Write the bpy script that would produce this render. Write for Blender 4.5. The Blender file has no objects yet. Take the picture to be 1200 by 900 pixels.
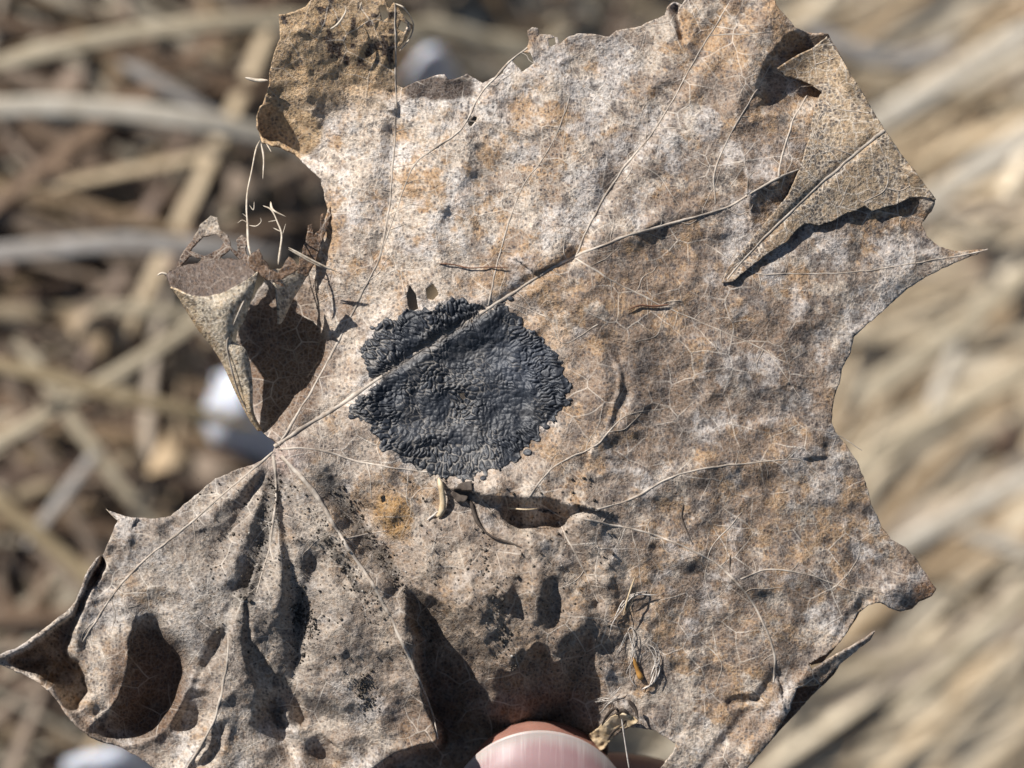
import bpy, bmesh, math
import numpy as np
from mathutils import Vector, Matrix

S = bpy.context.scene
COL = S.collection

# ------------------------------------------------------------------ camera
F = 0.30                       # distance camera - leaf
PX = 1e-4                      # one photo pixel at the leaf = 0.1 mm
up_cam = np.array([0.10, 0.25, 0.0]); up_cam[2] = math.sqrt(1 - up_cam @ up_cam)
xr = np.array([1.0, 0, 0]) - up_cam[0] * up_cam; xr /= np.linalg.norm(xr)
ROT = np.array([xr, np.cross(up_cam, xr), up_cam])        # world = ROT @ camera axes
CAM = np.array([0, 0, 0.62])
cam_d = bpy.data.cameras.new('camera'); cam = bpy.data.objects.new('camera', cam_d); COL.objects.link(cam)
cam_d.sensor_width = 36; cam_d.lens = 90; cam_d.clip_start = 0.01; cam_d.clip_end = 500
cam_d.dof.use_dof = True; cam_d.dof.focus_distance = F - 0.001; cam_d.dof.aperture_fstop = 14.5
mw = Matrix.Identity(4)
for i in range(3):
    for j in range(3): mw[i][j] = ROT[i, j]
    mw[i][3] = CAM[i]
cam.matrix_world = mw
S.camera = cam

# ------------------------------------------------------------------ light
el = math.radians(33)
Lc = np.array([-0.69 * math.cos(el), 0.724 * math.cos(el), math.sin(el)]); Lc /= np.linalg.norm(Lc)
L = ROT @ Lc                                             # towards the sun
sd = bpy.data.lights.new('sun', 'SUN'); sd.energy = 5.0; sd.angle = math.radians(0.53); sd.color = (1.0, 0.962, 0.915)
sun = bpy.data.objects.new('sun', sd); COL.objects.link(sun)
sun.rotation_euler = Vector(L).to_track_quat('Z', 'Y').to_euler(); sun.location = (0, 0, 3)
W = bpy.data.worlds.new('World'); S.world = W; W.use_nodes = True
nt = W.node_tree; bg = nt.nodes['Background']
sk = nt.nodes.new('ShaderNodeTexSky'); sk.sky_type = 'NISHITA'; sk.sun_disc = False
sk.dust_density = 1.0; sk.ozone_density = 0.6; sk.sun_elevation = math.asin(L[2]); sk.sun_rotation = math.atan2(L[0], L[1])
nt.links.new(sk.outputs[0], bg.inputs[0]); bg.inputs[1].default_value = 0.05
S.view_settings.view_transform = 'Standard'; S.view_settings.look = 'None'
S.view_settings.exposure = 0.52; S.view_settings.gamma = 1

# ------------------------------------------------------------------ helpers
rng = np.random.default_rng(7)

def world(p):
    """photo pixel x, y and height h (pixels of 0.1 mm above the leaf plane) -> world points"""
    p = np.asarray(p, float).reshape(-1, 3)
    d = F - p[:, 2] * PX
    k = d / F * PX
    c = np.stack([(p[:, 0] - 600) * k, (450 - p[:, 1]) * k, -d], 1)
    return c @ ROT.T + CAM

def tag(o, label=None, cat=None, group=None, kind=None):
    if label: o['label'] = label
    if cat: o['category'] = cat
    if group: o['group'] = group
    if kind: o['kind'] = kind
    return o

def empty(name, loc):
    o = bpy.data.objects.new(name, None); COL.objects.link(o); o.location = loc
    o.empty_display_size = 0.01
    return o

def make(name, V, faces, mat, parent=None, cols=None, uv=None, net=None, smooth=True, solid=None, off=-1):
    me = bpy.data.meshes.new(name)
    V = np.asarray(V, float)
    if isinstance(faces, np.ndarray):
        n, k = faces.shape
        me.vertices.add(len(V)); me.vertices.foreach_set('co', V.ravel())
        me.loops.add(n * k); me.loops.foreach_set('vertex_index', faces.ravel().astype(np.int32))
        me.polygons.add(n); me.polygons.foreach_set('loop_start', np.arange(0, n * k, k, dtype=np.int32))
        me.update(calc_edges=True); me.validate()
    else:
        me.from_pydata(V.tolist(), [], faces); me.update()
    if smooth: me.polygons.foreach_set('use_smooth', np.ones(len(me.polygons), bool))
    if cols is not None:
        a = me.color_attributes.new('Col', 'FLOAT_COLOR', 'POINT')
        c = np.ones((len(V), 4)); c[:, :3] = cols; a.data.foreach_set('color', c.ravel())
    if net is not None:
        a = me.attributes.new('net', 'FLOAT', 'POINT'); a.data.foreach_set('value', np.broadcast_to(np.asarray(net, float), (len(V),)).copy())
    if uv is not None:
        a = me.attributes.new('pxy', 'FLOAT_VECTOR', 'POINT')
        u = np.zeros((len(V), 3)); u[:, :2] = uv; a.data.foreach_set('vector', u.ravel())
    o = bpy.data.objects.new(name, me); COL.objects.link(o)
    me.materials.append(mat)
    if parent is not None:
        o.parent = parent; o.matrix_parent_inverse = Matrix.Translation(-Vector(parent.location)) if parent.type == 'EMPTY' else Matrix.Identity(4)
    if solid:
        m = o.modifiers.new('thickness', 'SOLIDIFY'); m.thickness = solid; m.offset = off
    return o

def hsh(ix, iy, seed):
    n = (ix.astype(np.int64) * 374761393 + iy.astype(np.int64) * 668265263 + seed * 974634777) & 0x7fffffff
    n = ((n ^ (n >> 13)) * 1274126177) & 0x7fffffff
    n = ((n ^ (n >> 16)) * 668265263) & 0x7fffffff
    return (n & 0xffff) / 65535.0

def vnoise(x, y, scale, seed):
    x = np.asarray(x, float) / scale; y = np.asarray(y, float) / scale
    ix = np.floor(x); iy = np.floor(y); fx = x - ix; fy = y - iy
    fx = fx * fx * fx * (fx * (fx * 6 - 15) + 10); fy = fy * fy * fy * (fy * (fy * 6 - 15) + 10)
    a = hsh(ix, iy, seed); b = hsh(ix + 1, iy, seed); c = hsh(ix, iy + 1, seed); d = hsh(ix + 1, iy + 1, seed)
    return (a + (b - a) * fx) * (1 - fy) + (c + (d - c) * fx) * fy

def fbm(x, y, scale, seed, oct=4, gain=0.5):
    t = 0; amp = 1; s = 0
    ca, sa = math.cos(0.6), math.sin(0.6)
    for i in range(oct):
        t = t + amp * vnoise(x, y, scale, seed + i * 17); s += amp; amp *= gain; scale *= 0.5
        x, y = ca * x - sa * y, sa * x + ca * y
    return t / s

def cells(u, v, seed):
    """distance to the border between jittered cells, and a random value per cell"""
    iu = np.floor(u); iv = np.floor(v); f1 = np.full(u.shape, 9.0); f2 = f1.copy(); idc = np.zeros(u.shape)
    for a in (-1, 0, 1):
        for b in (-1, 0, 1):
            cu = iu + a; cv = iv + b
            d = np.hypot(cu + 0.15 + 0.7 * hsh(cu, cv, seed) - u, cv + 0.15 + 0.7 * hsh(cu, cv, seed + 1) - v)
            m = d < f1; f2 = np.where(m, f1, np.minimum(f2, d)); idc = np.where(m, hsh(cu, cv, seed + 2), idc); f1 = np.where(m, d, f1)
    return f2 - f1, idc

def sst(a, b, x):
    t = np.clip((x - a) / (b - a), 0, 1); return t * t * (3 - 2 * t)

def crom(pts, step=6.0, closed=False):
    """resample a polyline with a Catmull-Rom spline"""
    P = np.asarray(pts, float)
    n = len(P)
    if closed: Q = np.vstack([P[-1], P, P[0], P[1]]); segs = n
    else: Q = np.vstack([2 * P[0] - P[1], P, 2 * P[-1] - P[-2]]); segs = n - 1
    out = []
    for i in range(segs):
        p0, p1, p2, p3 = Q[i:i + 4]
        k = max(1, int(math.ceil(np.linalg.norm(p2[:2] - p1[:2]) / step)))
        t = np.arange(k)[:, None] / k
        out.append(0.5 * (2 * p1 + (p2 - p0) * t + (2 * p0 - 5 * p1 + 4 * p2 - p3) * t ** 2 + (3 * p1 - p0 - 3 * p2 + p3) * t ** 3))
    if not closed: out.append(P[-1:])
    return np.vstack(out)

def dist_poly(X, Y, P, closed=False):
    """distance, side (+ = right hand when walking along, y down), parameter 0..1"""
    P = np.asarray(P, float)[:, :2]
    if closed: P = np.vstack([P, P[:1]])
    best = np.full(X.shape, 1e9); side = np.zeros(X.shape); par = np.zeros(X.shape)
    ln = np.linalg.norm(np.diff(P, axis=0), axis=1); cum = np.concatenate([[0], np.cumsum(ln)]); tot = cum[-1]
    for i in range(len(P) - 1):
        d = P[i + 1] - P[i]; l2 = d @ d
        if l2 == 0: continue
        rx = X - P[i, 0]; ry = Y - P[i, 1]
        t = np.clip((rx * d[0] + ry * d[1]) / l2, 0, 1)
        ex = rx - t * d[0]; ey = ry - t * d[1]; q = ex * ex + ey * ey
        m = q < best
        best = np.where(m, q, best); side = np.where(m, np.sign(d[0] * ry - d[1] * rx), side)
        par = np.where(m, (cum[i] + t * ln[i]) / tot, par)
    return np.sqrt(best), side, par

def raster(xs, ys, poly):
    """even-odd inside test on a grid"""
    P = np.asarray(poly, float)[:, :2]; Q = np.roll(P, -1, 0)
    out = np.zeros((len(ys), len(xs)), bool)
    for r, y in enumerate(ys):
        m = (P[:, 1] <= y) != (Q[:, 1] <= y)
        if not m.any(): continue
        a = P[m]; b = Q[m]
        xc = np.sort(a[:, 0] + (y - a[:, 1]) / (b[:, 1] - a[:, 1]) * (b[:, 0] - a[:, 0]))
        k = np.searchsorted(xc, xs)
        out[r] = k % 2 == 1
    return out

def blur(A, n):
    if n < 1: return A
    for ax in (0, 1):
        for _ in range(2):
            P = np.pad(A, [(n + 1, n) if i == ax else (0, 0) for i in (0, 1)], mode='edge')
            c = np.cumsum(P, axis=ax); k = 2 * n + 1
            A = (np.take(c, np.arange(k, c.shape[ax]), ax) - np.take(c, np.arange(0, c.shape[ax] - k), ax)) / k
    return A

def rough(poly, amp=1.2, step=2.5, seed=3, scale=8):
    """a hand-traced outline with an uneven torn edge"""
    P = np.asarray(poly, float); Q = np.roll(P, -1, 0); out = []
    for a, b in zip(P, Q):
        k = max(1, int(np.linalg.norm(b - a) / step)); t = np.arange(k)[:, None] / k
        out.append(a + (b - a) * t)
    R = np.vstack(out)
    T = np.roll(R, -1, 0) - np.roll(R, 1, 0); T /= np.linalg.norm(T, axis=1)[:, None] + 1e-9
    d = (fbm(R[:, 0], R[:, 1], scale, seed, 3, 0.65) - 0.5) * 2 * amp
    R = R + np.stack([T[:, 1], -T[:, 0]], 1) * d[:, None]
    return R

# ------------------------------------------------------------------ materials
def mat_new(name):
    m = bpy.data.materials.new(name); m.use_nodes = True; m.node_tree.nodes.clear()
    N = m.node_tree.nodes; Lk = m.node_tree.links
    def nd(t, **kw):
        n = N.new(t)
        for k, v in kw.items():
            if k.startswith('_'): n.inputs[k[1:].replace('_', ' ')].default_value = v
            else: setattr(n, k, v)
        return n
    def ln(a, b): Lk.new(a, b)
    return m, nd, ln

def ramp(nd, stops, interp='LINEAR'):
    r = nd('ShaderNodeValToRGB'); r.color_ramp.interpolation = interp
    e = r.color_ramp.elements
    while len(e) < len(stops): e.new(0.5)
    for q, (p, c) in zip(e, stops): q.position = p; q.color = (*c, 1) if len(c) == 3 else c
    return r

def leaf_material(name='dry_leaf', thin=0.09):
    m, nd, ln = mat_new(name)
    px = nd('ShaderNodeAttribute', attribute_name='pxy')
    col = nd('ShaderNodeAttribute', attribute_name='Col')
    net = nd('ShaderNodeAttribute', attribute_name='net')
    def scaled(s):
        v = nd('ShaderNodeVectorMath', operation='SCALE'); ln(px.outputs['Vector'], v.inputs[0]); v.inputs['Scale'].default_value = s; return v.outputs[0]
    wob = nd('ShaderNodeTexNoise', noise_dimensions='2D', _Scale=0.03, _Detail=1.0); ln(px.outputs['Vector'], wob.inputs['Vector'])
    add = nd('ShaderNodeVectorMath', operation='MULTIPLY_ADD'); ln(wob.outputs['Color'], add.inputs[0]); add.inputs[1].default_value = (9, 9, 0); ln(px.outputs['Vector'], add.inputs[2])
    def lines(scale, lo, hi):
        v = nd('ShaderNodeTexVoronoi', voronoi_dimensions='2D', feature='DISTANCE_TO_EDGE', _Scale=scale); ln(add.outputs[0], v.inputs['Vector'])
        r = nd('ShaderNodeMapRange', interpolation_type='SMOOTHSTEP'); ln(v.outputs['Distance'], r.inputs[0])
        r.inputs[1].default_value = lo; r.inputs[2].default_value = hi; r.inputs[3].default_value = 1; r.inputs[4].default_value = 0
        return r.outputs[0]
    l1 = lines(1 / 32, 0.010, 0.035); l2 = lines(1 / 13, 0.015, 0.06); l3 = lines(1 / 5.0, 0.05, 0.22)
    def math_(op, a, b, clamp=False):
        n = nd('ShaderNodeMath', operation=op, use_clamp=clamp)
        for i, v in enumerate((a, b)):
            if isinstance(v, (int, float)): n.inputs[i].default_value = v
            else: ln(v, n.inputs[i])
        return n.outputs[0]
    # large break-up of the net so that it fades in and out
    pat = nd('ShaderNodeTexNoise', noise_dimensions='2D', _Scale=0.018, _Detail=3.0); ln(px.outputs['Vector'], pat.inputs['Vector'])
    patr = nd('ShaderNodeMapRange'); ln(pat.outputs[0], patr.inputs[0]); patr.inputs[1].default_value = 0.35; patr.inputs[2].default_value = 0.65
    def noise(scale, det, rgh, lo, hi, o0, o1):
        n = nd('ShaderNodeTexNoise', noise_dimensions='2D', _Scale=scale, _Detail=det, _Roughness=rgh); ln(px.outputs['Vector'], n.inputs['Vector'])
        r = nd('ShaderNodeMapRange'); ln(n.outputs[0], r.inputs[0])
        for i_, v_ in enumerate((lo, hi, o0, o1)): r.inputs[i_ + 1].default_value = v_
        return n.outputs[0], r.outputs[0]
    fine, finer = noise(0.30, 3.0, 0.7, 0.28, 0.72, 0.56, 1.42)
    c0 = nd('ShaderNodeMix', data_type='RGBA', blend_type='MULTIPLY'); c0.inputs[0].default_value = 1
    ln(col.outputs['Color'], c0.inputs[6]); ln(finer, c0.inputs[7])
    # brown grains and pale flakes
    gr, grr = noise(0.16, 4.0, 0.75, 0.50, 0.64, 0.0, 0.50)
    c1a = nd('ShaderNodeMix', data_type='RGBA', blend_type='MULTIPLY'); ln(grr, c1a.inputs[0]); ln(c0.outputs[2], c1a.inputs[6]); c1a.inputs[7].default_value = (0.66, 0.47, 0.30, 1)
    fk, fkr = noise(0.10, 5.0, 0.75, 0.55, 0.70, 0.0, 0.45)
    c1 = nd('ShaderNodeMix', data_type='RGBA'); ln(fkr, c1.inputs[0]); ln(c1a.outputs[2], c1.inputs[6])
    c1b = nd('ShaderNodeMix', data_type='RGBA'); c1b.inputs[0].default_value = 0.5; ln(col.outputs['Color'], c1b.inputs[6]); c1b.inputs[7].default_value = (0.60, 0.54, 0.48, 1); ln(c1b.outputs[2], c1.inputs[7])
    # dark specks: areoles stained black between the veins
    sp = nd('ShaderNodeTexVoronoi', voronoi_dimensions='2D', feature='F1', _Scale=1 / 4.6); ln(add.outputs[0], sp.inputs['Vector'])
    spn = nd('ShaderNodeSeparateColor'); ln(sp.outputs['Color'], spn.inputs[0])
    pick = nd('ShaderNodeMapRange'); ln(spn.outputs[0], pick.inputs[0]); pick.inputs[1].default_value = 0.52; pick.inputs[2].default_value = 0.85
    disk = nd('ShaderNodeMapRange', interpolation_type='SMOOTHSTEP'); ln(sp.outputs['Distance'], disk.inputs[0]); disk.inputs[1].default_value = 0.2; disk.inputs[2].default_value = 0.5; disk.inputs[3].default_value = 1; disk.inputs[4].default_value = 0
    spk = math_('MULTIPLY', math_('MULTIPLY', pick.outputs[0], disk.outputs[0]), math_('ADD', math_('MULTIPLY', net.outputs['Fac'], 0.45), 0.55))
    c2 = nd('ShaderNodeMix', data_type='RGBA'); ln(spk, c2.inputs[0]); ln(c1.outputs[2], c2.inputs[6]); c2.inputs[7].default_value = (0.045, 0.04, 0.045, 1)
    big = math_('MULTIPLY', l1, math_('MULTIPLY', math_('MULTIPLY', patr.outputs[0], 0.8), math_('MULTIPLY', net.outputs['Fac'], 4.0, True)))
    mid = math_('MULTIPLY', l2, math_('MULTIPLY', net.outputs['Fac'], 0.8, True))
    sml = math_('MULTIPLY', l3, math_('MULTIPLY', net.outputs['Fac'], 0.45))
    lm = math_('MAXIMUM', big, math_('MAXIMUM', mid, sml))
    c3 = nd('ShaderNodeMix', data_type='RGBA'); ln(lm, c3.inputs[0]); ln(c2.outputs[2], c3.inputs[6]); lc = nd('ShaderNodeMix', data_type='RGBA'); lc.inputs[0].default_value = 0.55; ln(col.outputs['Color'], lc.inputs[6]); lc.inputs[7].default_value = (0.78, 0.70, 0.60, 1); ln(lc.outputs[2], c3.inputs[7])
    # relief
    hs = math_('ADD', math_('MULTIPLY', lm, 0.35), math_('MULTIPLY', fine, 1.5))
    hs = math_('ADD', hs, math_('MULTIPLY', fk, 1.6))
    bp = nd('ShaderNodeBump', _Strength=0.8, _Distance=0.00013); ln(hs, bp.inputs['Height'])
    bs = nd('ShaderNodeBsdfPrincipled', _Roughness=0.72); bs.inputs['Specular IOR Level'].default_value = 0.28
    ln(c3.outputs[2], bs.inputs['Base Color']); ln(bp.outputs[0], bs.inputs['Normal'])
    tr = nd('ShaderNodeBsdfTranslucent'); tc = nd('ShaderNodeMix', data_type='RGBA', blend_type='MULTIPLY'); tc.inputs[0].default_value = 1
    ln(c3.outputs[2], tc.inputs[6]); tc.inputs[7].default_value = (0.9, 0.55, 0.25, 1); ln(tc.outputs[2], tr.inputs[0])
    mx = nd('ShaderNodeMixShader'); mx.inputs[0].default_value = thin; ln(bs.outputs[0], mx.inputs[1]); ln(tr.outputs[0], mx.inputs[2])
    out = nd('ShaderNodeOutputMaterial'); ln(mx.outputs[0], out.inputs[0])
    return m

def simple_mat(name, base, dark, scale, rough_=0.7, bump=0.3, dist=0.0002, spec=0.3, sss=0.0, attr=False, trans=0.0):
    """noise-mottled material; attr: multiplied by the mesh colours"""
    m, nd, ln = mat_new(name)
    tc = nd('ShaderNodeTexCoord')
    n = nd('ShaderNodeTexNoise', _Scale=scale, _Detail=5.0, _Roughness=0.65); ln(tc.outputs['Object'], n.inputs['Vector'])
    r = ramp(nd, [(0.3, dark), (0.65, base)]); ln(n.outputs[0], r.inputs[0])
    c = r.outputs[0]
    if attr:
        a = nd('ShaderNodeAttribute', attribute_name='Col'); mx = nd('ShaderNodeMix', data_type='RGBA', blend_type='MULTIPLY'); mx.inputs[0].default_value = 1
        ln(a.outputs['Color'], mx.inputs[6]); ln(c, mx.inputs[7]); c = mx.outputs[2]
    bs = nd('ShaderNodeBsdfPrincipled', _Roughness=rough_); bs.inputs['Specular IOR Level'].default_value = spec
    ln(c, bs.inputs['Base Color'])
    if sss: bs.inputs['Subsurface Weight'].default_value = sss; bs.inputs['Subsurface Radius'].default_value = (1, 0.4, 0.2); bs.inputs['Subsurface Scale'].default_value = 0.002
    b = nd('ShaderNodeBump', _Strength=bump, _Distance=dist); ln(n.outputs[0], b.inputs['Height']); ln(b.outputs[0], bs.inputs['Normal'])
    out = nd('ShaderNodeOutputMaterial')
    if trans:
        t = nd('ShaderNodeBsdfTranslucent'); ln(c, t.inputs[0]); ms = nd('ShaderNodeMixShader'); ms.inputs[0].default_value = trans
        ln(bs.outputs[0], ms.inputs[1]); ln(t.outputs[0], ms.inputs[2]); ln(ms.outputs[0], out.inputs[0])
    else: ln(bs.outputs[0], out.inputs[0])
    return m

M_LEAF = leaf_material()
M_THIN = leaf_material('rotten_leaf', 0.55)      # half-rotted tissue lets much light through
M_VEIN = simple_mat('leaf_vein', (0.52, 0.46, 0.39), (0.26, 0.20, 0.15), 900, 0.7, 0.4, attr=True)
M_TAR = simple_mat('tar_crust', (1.2, 1.2, 1.2), (0.55, 0.55, 0.58), 2500, 0.5, 0.7, 0.0001, spec=0.45, attr=True)
M_STRAW = simple_mat('dry_straw', (1, 1, 1), (0.62, 0.58, 0.52), 260, 0.55, 0.3, 0.0005, attr=True, trans=0.12)
M_FIBRE = simple_mat('plant_fibre', (0.62, 0.55, 0.45), (0.34, 0.26, 0.18), 1500, 0.5, 0.2)
M_TWIG = simple_mat('brown_stalk', (0.20, 0.10, 0.06), (0.09, 0.045, 0.03), 1200, 0.6, 0.4)
M_DARK = simple_mat('dark_debris', (0.085, 0.065, 0.05), (0.03, 0.022, 0.018), 1300, 0.7, 0.5)
M_HUSK = simple_mat('pale_husk', (0.62, 0.50, 0.34), (0.36, 0.25, 0.13), 900, 0.6, 0.4)
M_SILK = simple_mat('grey_silk', (0.62, 0.57, 0.51), (0.40, 0.35, 0.30), 2200, 0.6, 0.6)
M_SOIL = simple_mat('soil', (0.060, 0.044, 0.032), (0.016, 0.011, 0.008), 60, 0.9, 0.8, 0.004)
M_SNOW = simple_mat('old_snow', (0.62, 0.65, 0.72), (0.42, 0.45, 0.52), 120, 0.5, 0.5, 0.001, sss=0.3)

# ------------------------------------------------------------------ ground
def ground_hit(x, y, z=0.0):
    """where the photo pixel's ray meets the height z"""
    d = ROT @ np.array([(x - 600) * PX, (450 - y) * PX, -F]); t = (z - CAM[2]) / d[2]
    return CAM + d * t
e1 = np.array([ROT[0, 0], ROT[1, 0]]); e1 /= np.linalg.norm(e1); e2 = np.array([-e1[1], e1[0]])
G0 = ground_hit(600, 450)[:2]
def terrain(p):
    """a tussock rises a few centimetres on the left"""
    q = np.asarray(p, float)[..., :2] - G0; u = q @ e1; v = q @ e2
    f = 1 / (1 + np.exp((u + 0.02) / 0.05)) * np.exp(-(np.hypot(u, v) / 0.6) ** 2)
    return 0.13 * f + 0.012 * (fbm(q[..., 0] + 5, q[..., 1] + 5, 0.08, 41, 3) - 0.5) * np.exp(-(np.hypot(u, v) / 1.0) ** 2)
def build_ground():
    k = 150; t = np.linspace(-1, 1, k); a = np.sign(t) * (np.abs(t) * 0.5 + np.abs(t) ** 9 * 60)
    X, Y = np.meshgrid(a + G0[0], a + G0[1]); P = np.stack([X.ravel(), Y.ravel()], 1)
    V = np.column_stack([P, terrain(P)])
    i = np.arange(k * k).reshape(k, k); f = np.stack([i[:-1, :-1], i[:-1, 1:], i[1:, 1:], i[1:, :-1]], -1).reshape(-1, 4)
    tag(make('ground', V, f, M_SOIL), kind='structure')
build_ground()

def ribbons(specs, seg=12):
    """curved dry blades: list of (start xy, angle, length, width, z0, z1, zmid, bend, colour, roll)"""
    Vs, Fs, Cs = [], [], []; n0 = 0
    t = np.linspace(0, 1, seg + 1)
    for (c, ang, ln_, wd, z0, zm, z1, bend, colr, roll) in specs:
        a = ang + bend * (t - 0.5)
        dx = np.cos(a) * ln_ / seg; dy = np.sin(a) * ln_ / seg
        u = np.cumsum(dx) - dx.sum() / 2; v = np.cumsum(dy) - dy.sum() / 2
        xy = np.asarray(c)[None] + u[:, None] * e1 + v[:, None] * e2
        z = (1 - t) ** 2 * z0 + 2 * t * (1 - t) * zm + t ** 2 * z1
        base = np.column_stack([xy, z + terrain(xy)])
        nx = -np.sin(a); ny = np.cos(a)
        nrm = nx[:, None] * e1 + ny[:, None] * e2
        w = wd * 0.5 * np.minimum(1, 0.35 + 1.3 * np.sqrt(np.clip(1 - t, 0, 1))) 
        cr, sr = math.cos(roll), math.sin(roll)
        rows = []
        for s, dz in ((-1, 0.0), (-0.45, 0.16), (0.0, 0.05), (0.45, 0.16), (1, 0.0)):
            off = s * w
            rows.append(base + np.column_stack([nrm * (off * cr)[:, None] , off * sr + dz * w]))
        A = np.stack(rows, 1).reshape(-1, 3)
        i = np.arange((seg + 1) * 5).reshape(seg + 1, 5) + n0
        Fs.append(np.stack([i[:-1, :-1], i[1:, :-1], i[1:, 1:], i[:-1, 1:]], -1).reshape(-1, 4))
        Vs.append(A); n0 += len(A)
        sh = np.repeat(0.85 + 0.3 * rng.random(5)[None], seg + 1, 0).reshape(-1, 1)
        Cs.append(np.asarray(colr)[None] * sh)
    return np.vstack(Vs), np.vstack(Fs), np.vstack(Cs)

STRAW = np.array([1.04, 1.0, 0.92]) * np.array([[0.60, 0.50, 0.37], [0.66, 0.58, 0.46], [0.50, 0.39, 0.27], [0.70, 0.64, 0.54], [0.40, 0.30, 0.20], [0.56, 0.49, 0.42]])
BROWN = np.array([[0.22, 0.15, 0.10], [0.16, 0.11, 0.08], [0.28, 0.20, 0.14], [0.32, 0.25, 0.19]])
def build_grass():
    sp = []
    for k in range(19000):
        if k < 17000: u = rng.uniform(-0.26, 0.30); v = rng.uniform(-0.24, 0.28)
        else: u = rng.uniform(-0.55, 0.6); v = rng.uniform(-0.5, 0.55)
        right = u > rng.normal(0.0, 0.035)
        c = G0 + u * e1 + v * e2
        if right:
            ang = rng.normal(0.62, 0.28); colr = STRAW[rng.choice(6, p=[.22, .28, .10, .28, .02, .10])] * rng.uniform(0.85, 1.2)
            wd = rng.uniform(0.0012, 0.0042); z = rng.uniform(0.002, 0.016)
        else:
            if rng.random() < 0.5: continue
            ang = rng.normal(-0.1, 0.8); dk = rng.random() < 0.6
            colr = (BROWN[rng.integers(4)] if dk else STRAW[rng.integers(6)] * 0.8) * rng.uniform(0.7, 1.2)
            wd = rng.uniform(0.0008, 0.003); z = rng.uniform(0.001, 0.02)
        z0 = z * rng.uniform(0.2, 1); z1 = z * rng.uniform(0.2, 1)
        sp.append((c, ang, rng.uniform(0.06, 0.2), wd, z0, z * 1.2, z1, rng.normal(0, 0.35), colr, rng.normal(0, 0.3)))
    V, f, c = ribbons(sp, 8)
    tag(make('dry_grass', V, f, M_STRAW, cols=c), 'matted dry straw and dead grass covering the ground', 'dry grass', kind='stuff')
    # broken leaf crumbs lying in the thatch
    n = 5200; Vs = []; Fs = []; Cs = []
    for k in range(n):
        u = rng.uniform(-0.42, 0.45); v = rng.uniform(-0.36, 0.42)
        if u > 0.03 and rng.random() < 0.7: continue
        c = G0 + u * e1 + v * e2; r = rng.uniform(0.002, 0.008)
        m = 6; a = np.sort(rng.uniform(0, 6.28, m)); rr = r * rng.uniform(0.6, 1.2, m)
        z = rng.uniform(0.001, 0.02) + rr * rng.normal(0, 0.35, m)
        P = np.column_stack([c[0] + rr * np.cos(a), c[1] + rr * np.sin(a), z]); P[:, 2] += terrain(c)
        P = np.vstack([P, P.mean(0) + [0, 0, r * 0.3]])
        n0 = len(Vs) * 7
        Vs.append(P); Fs += [(n0 + i, n0 + (i + 1) % m, n0 + m) for i in range(m)]
        cc = (BROWN[rng.integers(4)] if rng.random() < 0.75 else STRAW[rng.integers(6)]) * rng.uniform(0.6, 1.3)
        Cs.append(np.repeat(cc[None], 7, 0))
    tag(make('leaf_litter', np.vstack(Vs), np.array(Fs), M_STRAW, cols=np.vstack(Cs), smooth=False), 'brown crumbs of broken leaves lying in the dead grass', 'litter', kind='stuff')
build_grass()

def blade(pts, wd_px, colr, label, z=0.03, name='grass_blade', group=None):
    wd_px = wd_px * 0.72
    """a single blade through photo pixels, lying z above the thatch"""
    P = crom(np.array(pts, float), 14)
    G = []
    for x, y in P:
        zz = z
        for _ in range(6):
            g = ground_hit(x, y, zz); zz = z + float(terrain(g[:2]))
        G.append(ground_hit(x, y, zz))
    G = np.array(G); n = len(G); t = np.linspace(0, 1, n)
    T = np.gradient(G, axis=0); T /= np.linalg.norm(T, axis=1)[:, None]
    up = np.array([0, 0, 1.0]); sd_ = np.cross(T, up); sd_ /= np.linalg.norm(sd_, axis=1)[:, None]; nn = np.cross(sd_, T)
    dep = np.linalg.norm(G - CAM, axis=1).mean() / F
    w = wd_px * PX * dep * 0.5 * (0.75 + 0.25 * np.cos((t - 0.35) * 2.2)) * np.minimum(1, 0.3 + 6 * np.minimum(t, 1 - t))
    prof = [(-1, 0.05), (-0.55, 0.14), (-0.05, 0.0), (0.5, 0.16), (1, 0.02), (0.5, -0.06), (-0.5, -0.06)]
    A = np.stack([G + sd_ * (w * s)[:, None] + nn * (w * d)[:, None] for s, d in prof], 1)
    k = len(prof); i = np.arange(n * k).reshape(n, k); j = np.roll(i, -1, 1)
    f = np.stack([i[:-1], j[:-1], j[1:], i[1:]], -1).reshape(-1, 4)
    c = np.repeat(np.array([0.95, 1.05, 0.85, 1.0, 0.8, 0.6, 0.6])[None], n, 0).reshape(-1, 1) * np.array(colr)[None]
    o = make(name, A.reshape(-1, 3), f, M_STRAW, cols=c)
    return tag(o, label, 'grass blade', group)

TAN = (0.56, 0.48, 0.35); PALE = (0.68, 0.62, 0.52); OCH = (0.46, 0.36, 0.22); GREY = (0.46, 0.43, 0.40)
blade([(-60, 92), (20, 70), (120, 46), (230, 30), (330, 24), (450, 30), (560, 45), (660, 50)], 30, TAN, 'long arched straw blade passing behind the torn brown upper lobe', 0.045)
blade([(-60, 130), (60, 126), (170, 134), (260, 148), (340, 168), (430, 200)], 40, PALE, 'broad pale straw blade ending behind the brown oval flap', 0.05)
blade([(140, 72), (200, 105), (260, 140), (320, 160)], 22, GREY, 'short greyish stem slanting between two arched straw blades', 0.03)
blade([(-40, 300), (60, 292), (150, 285), (260, 292), (330, 300)], 34, GREY, 'faded wide straw blade passing behind the torn skeleton of the curled lobe', 0.03)
blade([(105, 360), (160, 362), (230, 372), (300, 384)], 22, TAN, 'thin straw stem ending behind the pale funnel flap', 0.03)
blade([(-60, 545), (10, 512), (80, 470), (150, 430), (230, 378), (290, 330)], 24, TAN, 'straight straw stem rising diagonally to the pale funnel flap', 0.045)
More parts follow.
